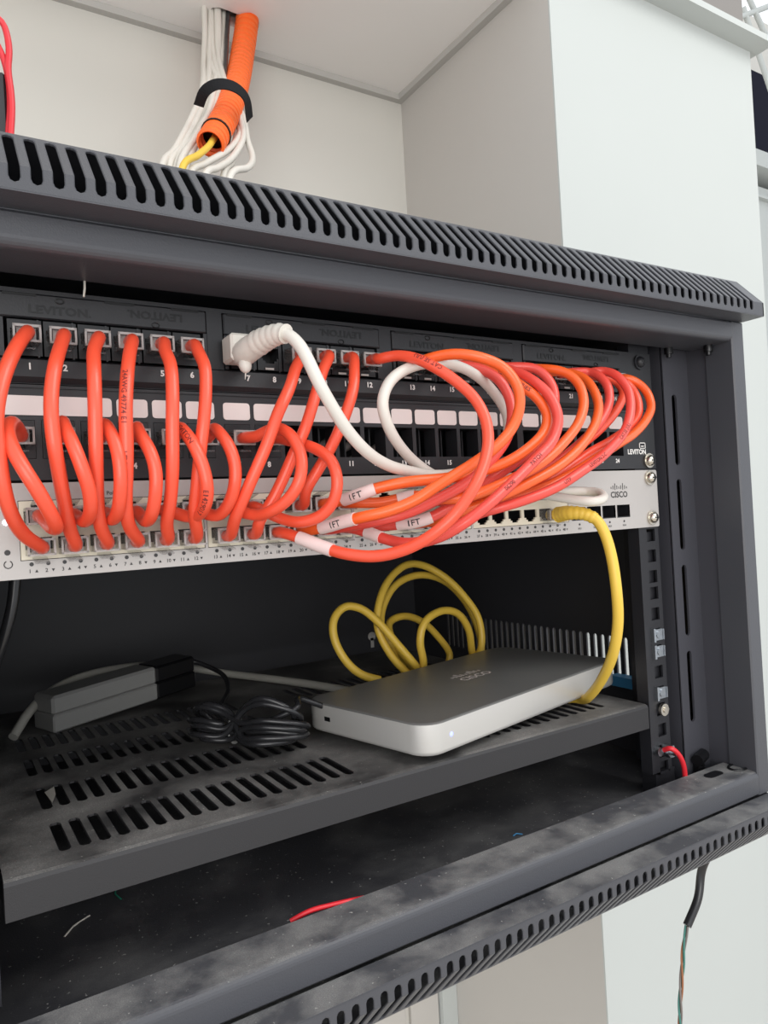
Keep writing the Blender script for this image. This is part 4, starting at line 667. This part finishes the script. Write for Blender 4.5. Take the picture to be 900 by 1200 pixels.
# ================================================================ power brick and its cord
pb = empty('power_adapter', (-99, 268, -133), 'dark grey and black power brick lying at the back left of the shelf', 'power adapter')
ang = math.radians(19); ca, sa = math.cos(ang), math.sin(ang); tl = math.radians(3)
def Q(u, v, z): return (-163+u*ca-v*sa, 246+u*sa+v*ca, -132.6+z+u*math.sin(tl))
def qbox(m, u0, u1, v0, v1, z0, z1, b=2.0):
    t_ = MB(); t_.rbox(u0, u1, v0, v1, z0, z1, b); m.add([Q(*p) for p in t_.v], t_.f)
tl = math.radians(3.5)
m = MB(); qbox(m, 0, 92, 0, 32, 0, 13.6, 1.2); qbox(m, 0, 92, .6, 31.4, 13.2, 28, 2.0); m.build('grey_casing', M['psu'], pb)
m = MB(); qbox(m, 92, 132, .3, 31.7, .2, 13.6, 1.2); qbox(m, 91.8, 132, .8, 31.2, 13.2, 27.8, 2.0); m.build('black_end', M['blk'], pb)
cp = [Vector(p) for p in LINES['psucord']]; st_ = Vector(Q(131, 16, 19))
path = spline([st_, st_+Vector((8, 2, 1))]+cp[1:], 2.5); br = MB().tube(path[:7], lambda i: 3.8-.3*i+(.3 if i % 2 else 0), 12).build('strain_relief', M['cord'], pb)
ce = [Vector(p) for p in LINES['coilends']]; A0, B0 = ce[0], ce[1]; mid = (A0+B0)/2; ax = (B0-A0).normalized(); per = Vector((-ax.y, ax.x, 0))*-1
half = (B0-A0).length/2
coil = [path[-1]]
loops = [(1.0, 20, 11), (.9, 14, 17), (.97, 23, 5), (.80, 10, 19), (.93, 18, 9), (.76, 21, 3), (.86, 12, 7)]
for li, (s, wd, hz) in enumerate(loops):
    for k in range(16):
        th = math.pi*.6+2*math.pi*k/16
        u = math.cos(th)*half*s; e = math.sin(th); pinch = .32+.68*min(1, abs(u+8)/(half*.55))
        z = -130.0+3+hz+e*hz*.75*pinch-(1-pinch)*hz*.35; z = max(z, -130.2)
        coil.append(mid+ax*(u+li*.6)+per*(e*wd*pinch+(li-3)*1.2*pinch)+Vector((0, 0, z-mid.z)))
coil += [mid+ax*half*.9+Vector((0, 0, 22)), mid+ax*half*.75+per*-14+Vector((0, 0, 24)), mid+ax*half*1.1+per*-34+Vector((0, 0, 12)), Vector((20, 150, -126)), Vector((55, 160, -122))]
MB().tube(path, 2.1, 8).build('cord', M['cord'], pb)
MB().tube(spline(coil, 3.2), 2.1, 8).build('coiled_cord', M['cord'], pb)
c0 = mid-ax*8; m = MB()
ring = [c0+per*8*math.cos(a)+Vector((0, 0, 9*math.sin(a)+11+(-130-mid.z)+.0)) for a in [i*math.pi/8 for i in range(17)]]
m.tube(ring, 1.3, 6); m.build('cord_tie', M['psu'], pb)
o = MB().tube(spline(LINES['graycord'], 3), 3.6, 10).build('cable', M['greyc']); tag(o, 'thick pale grey cable arching behind the power brick across the shelf', 'cable')
o = MB().tube(spline(LINES['leftcord'], 3), 3.0, 10).build('cable', M['cord']); tag(o, 'black cord hanging below the left end of the silver switch', 'cable')

# ================================================================ wires and litter in and under the cabinet
o = MB().tube(spline(LINES['groundwire'], 2), 1.9, 10).build('earth_wire', M['red']); tag(o, 'short red earth wire curving from the rail stud to the lower frame', 'wire')
o = MB().tube([Vector(p)-Vector((0, 0, 1.7)) for p in spline(LINES['frontred'], 2)], 1.4, 8).build('wire', M['red']); tag(o, 'red wire peeping over the back edge of the lower front beam', 'wire')
t = empty('hanging_cable', LINES['hang'][0], 'cut black cable dangling under the cabinet with twisted coloured wires exposed', 'cable')
MB().tube(spline(LINES['hang'], 3), 3.3, 10).build('sheath', M['cord'], t)
base = spline(LINES['twist'], 2)
for i, mm in enumerate(('brown', 'grnw', 'grw')):
    m = MB(); m.tube([p+Vector((math.cos(j*.22+i*2.1), math.sin(j*.22+i*2.1), 0))*1.1 for j, p in enumerate(base)], .85, 6); m.build('wire', M[mm], t)
for key, mm, lab in (('whitethread', 'thread', 'kinked off-white scrap of thread lying on the cabinet floor at lower left'), ('greenthread', 'green', 'small green wire scrap just under the left end of the shelf lip'),
                     ('bluethread', 'blue', 'tiny blue wire scrap on the cabinet floor behind the lower beam'), ('hangthread', 'thread', 'pale thread hanging under the upper beam above socket 3')):
    o = MB().tube(LINES[key], .55, 6).build('scrap', M[mm]); tag(o, lab, 'scrap')
for (x, y) in ((-181, 70), (-110, 60), (-60, 40), (20, 60), (40, 15)):
    pass
a, b = [Vector(p) for p in LINES['blue']]
m = MB(); m.box(285, 296.6, 70, 98, -146, -137); o = m.build('tape', M['blue']); tag(o, 'small piece of blue tape stuck low on the right side panel', 'tape')
v = Vector((-178, 117, ZS)); m = MB(); m.add([(-186, 112, ZS+.2), (-180, 118, ZS+.5), (-184.5, 90, ZS+.2), (-182, 95, ZS+3), (-186, 112, ZS-.2), (-180, 118, ZS-.2)], [(0, 1, 3, 2), (1, 5, 3), (0, 4, 5, 1)]); o = m.build('paper_scrap', M['thread']); tag(o, 'tiny pale paper scrap stuck in a slot at the left of the shelf', 'scrap')

# ================================================================ things above the cabinet
t = empty('corrugated_conduit', LINES['conduit'][-1], 'orange corrugated conduit coming down out of the ceiling', 'conduit')
raw = spline(LINES['conduit'], 1.0); path = [raw[0]]
for p in raw:
    while (p-path[-1]).length >= 1.1: path.append(path[-1]+(p-path[-1]).normalized()*1.1)
for _ in range(6): path = [path[0]]+[(path[i-1]+path[i]+path[i+1])/3 for i in range(1, len(path)-1)]+[path[-1]]
path = path[:-6]
m = MB(); m.tube(path, lambda i: 13.0 if i % 8 > 1 else 10.8, 24, caps=False); m.sm = [False]*len(m.sm)
m.tube(path[-3:], lambda i: 10.2, 22, caps=False); cn = m.build('tube', M['conduit'], t)
k = len(path)-22; m = MB(); m.tube(path[k-2:k+1], 14.2, 20); m.build('rubber_ring', M['blk'], t)
o = MB().tube(spline(LINES['yellowlead']+[[LINES['yellowlead'][-1][0]-3, 228, 250], [LINES['yellowlead'][-1][0]-3, 228, 188]], 2.5), 3.0, 10).build('cable', M['yellow']); tag(o, 'yellow cable coming out of the end of the orange conduit', 'cable')
wl = ('white cable of the ceiling bundle going left into the cabinet top, %s from the left', 'white cable of the ceiling bundle curling under the strap, %s from the right')
on = ('first', 'second', 'third', 'fourth', 'fifth', 'sixth')
for i in range(9):
    o = MB().tube(spline(LINES['white%d' % i], 4), 3.1, 10).build('cable', M['white'])
    lab = wl[0] % on[i] if i < 5 else wl[1] % {7: 'first', 6: 'second', 5: 'third', 8: 'fourth'}[i]
    tag(o, lab, 'cable', 'white cables dropping from the ceiling')
o = MB().tube(spline(LINES['darkcord'], 4), 2.6, 8).build('cable', M['cord']); tag(o, 'thin dark cable between the white bundle and the orange conduit', 'cable')
sp = spline(LINES['strap'], 3); m = MB(); vs = []
for i, p in enumerate(sp):
    tn = (sp[min(i+1, len(sp)-1)]-sp[max(i-1, 0)]).normalized(); side = Vector((0, -1, 0)).cross(tn).normalized()
    for o1 in (-1, 1):
        for o2 in (0, 1.6): vs.append(p+side*4.8*o1+Vector((0, -1, 0))*(o2+12))
fs = []
for i in range(len(sp)-1):
    q = i*4; fs += [(q, q+4, q+5, q+1), (q+2, q+3, q+7, q+6), (q+1, q+5, q+7, q+3), (q, q+2, q+6, q+4)]
fs += [(0, 1, 3, 2), tuple(len(vs)-4+j for j in (0, 2, 3, 1))]
m.add(vs, fs); o = m.build('hook_strap', M['velcro']); tag(o, 'black hook-and-loop strap around the white cables and orange conduit', 'strap')
bx = empty('power_supply', (-215, 80, 185), 'black plastic box standing on top of the cabinet at the left edge', 'power supply')
m = MB(); m.rbox(-262, -191.5, 62, 110, 185.1, 268, 1.5); m.build('casing', M['panel'], bx)
m = MB(); m.rbox(-262, -200, 66, 106, 268, 276, 1); m.build('terminal_block', M['blk'], bx)
for kk, lab in (('redloop', 'red wire bowing above the black box at the top left corner'), ('redloop2', 'second red wire slanting down beside the black box, inside the bowed one')):
    q = LINES[kk]+[[LINES[kk][-1][0], 60, 186]]; o = MB().tube(spline(q, 3), 1.7, 8).build('wire', M['red']); tag(o, lab, 'wire')
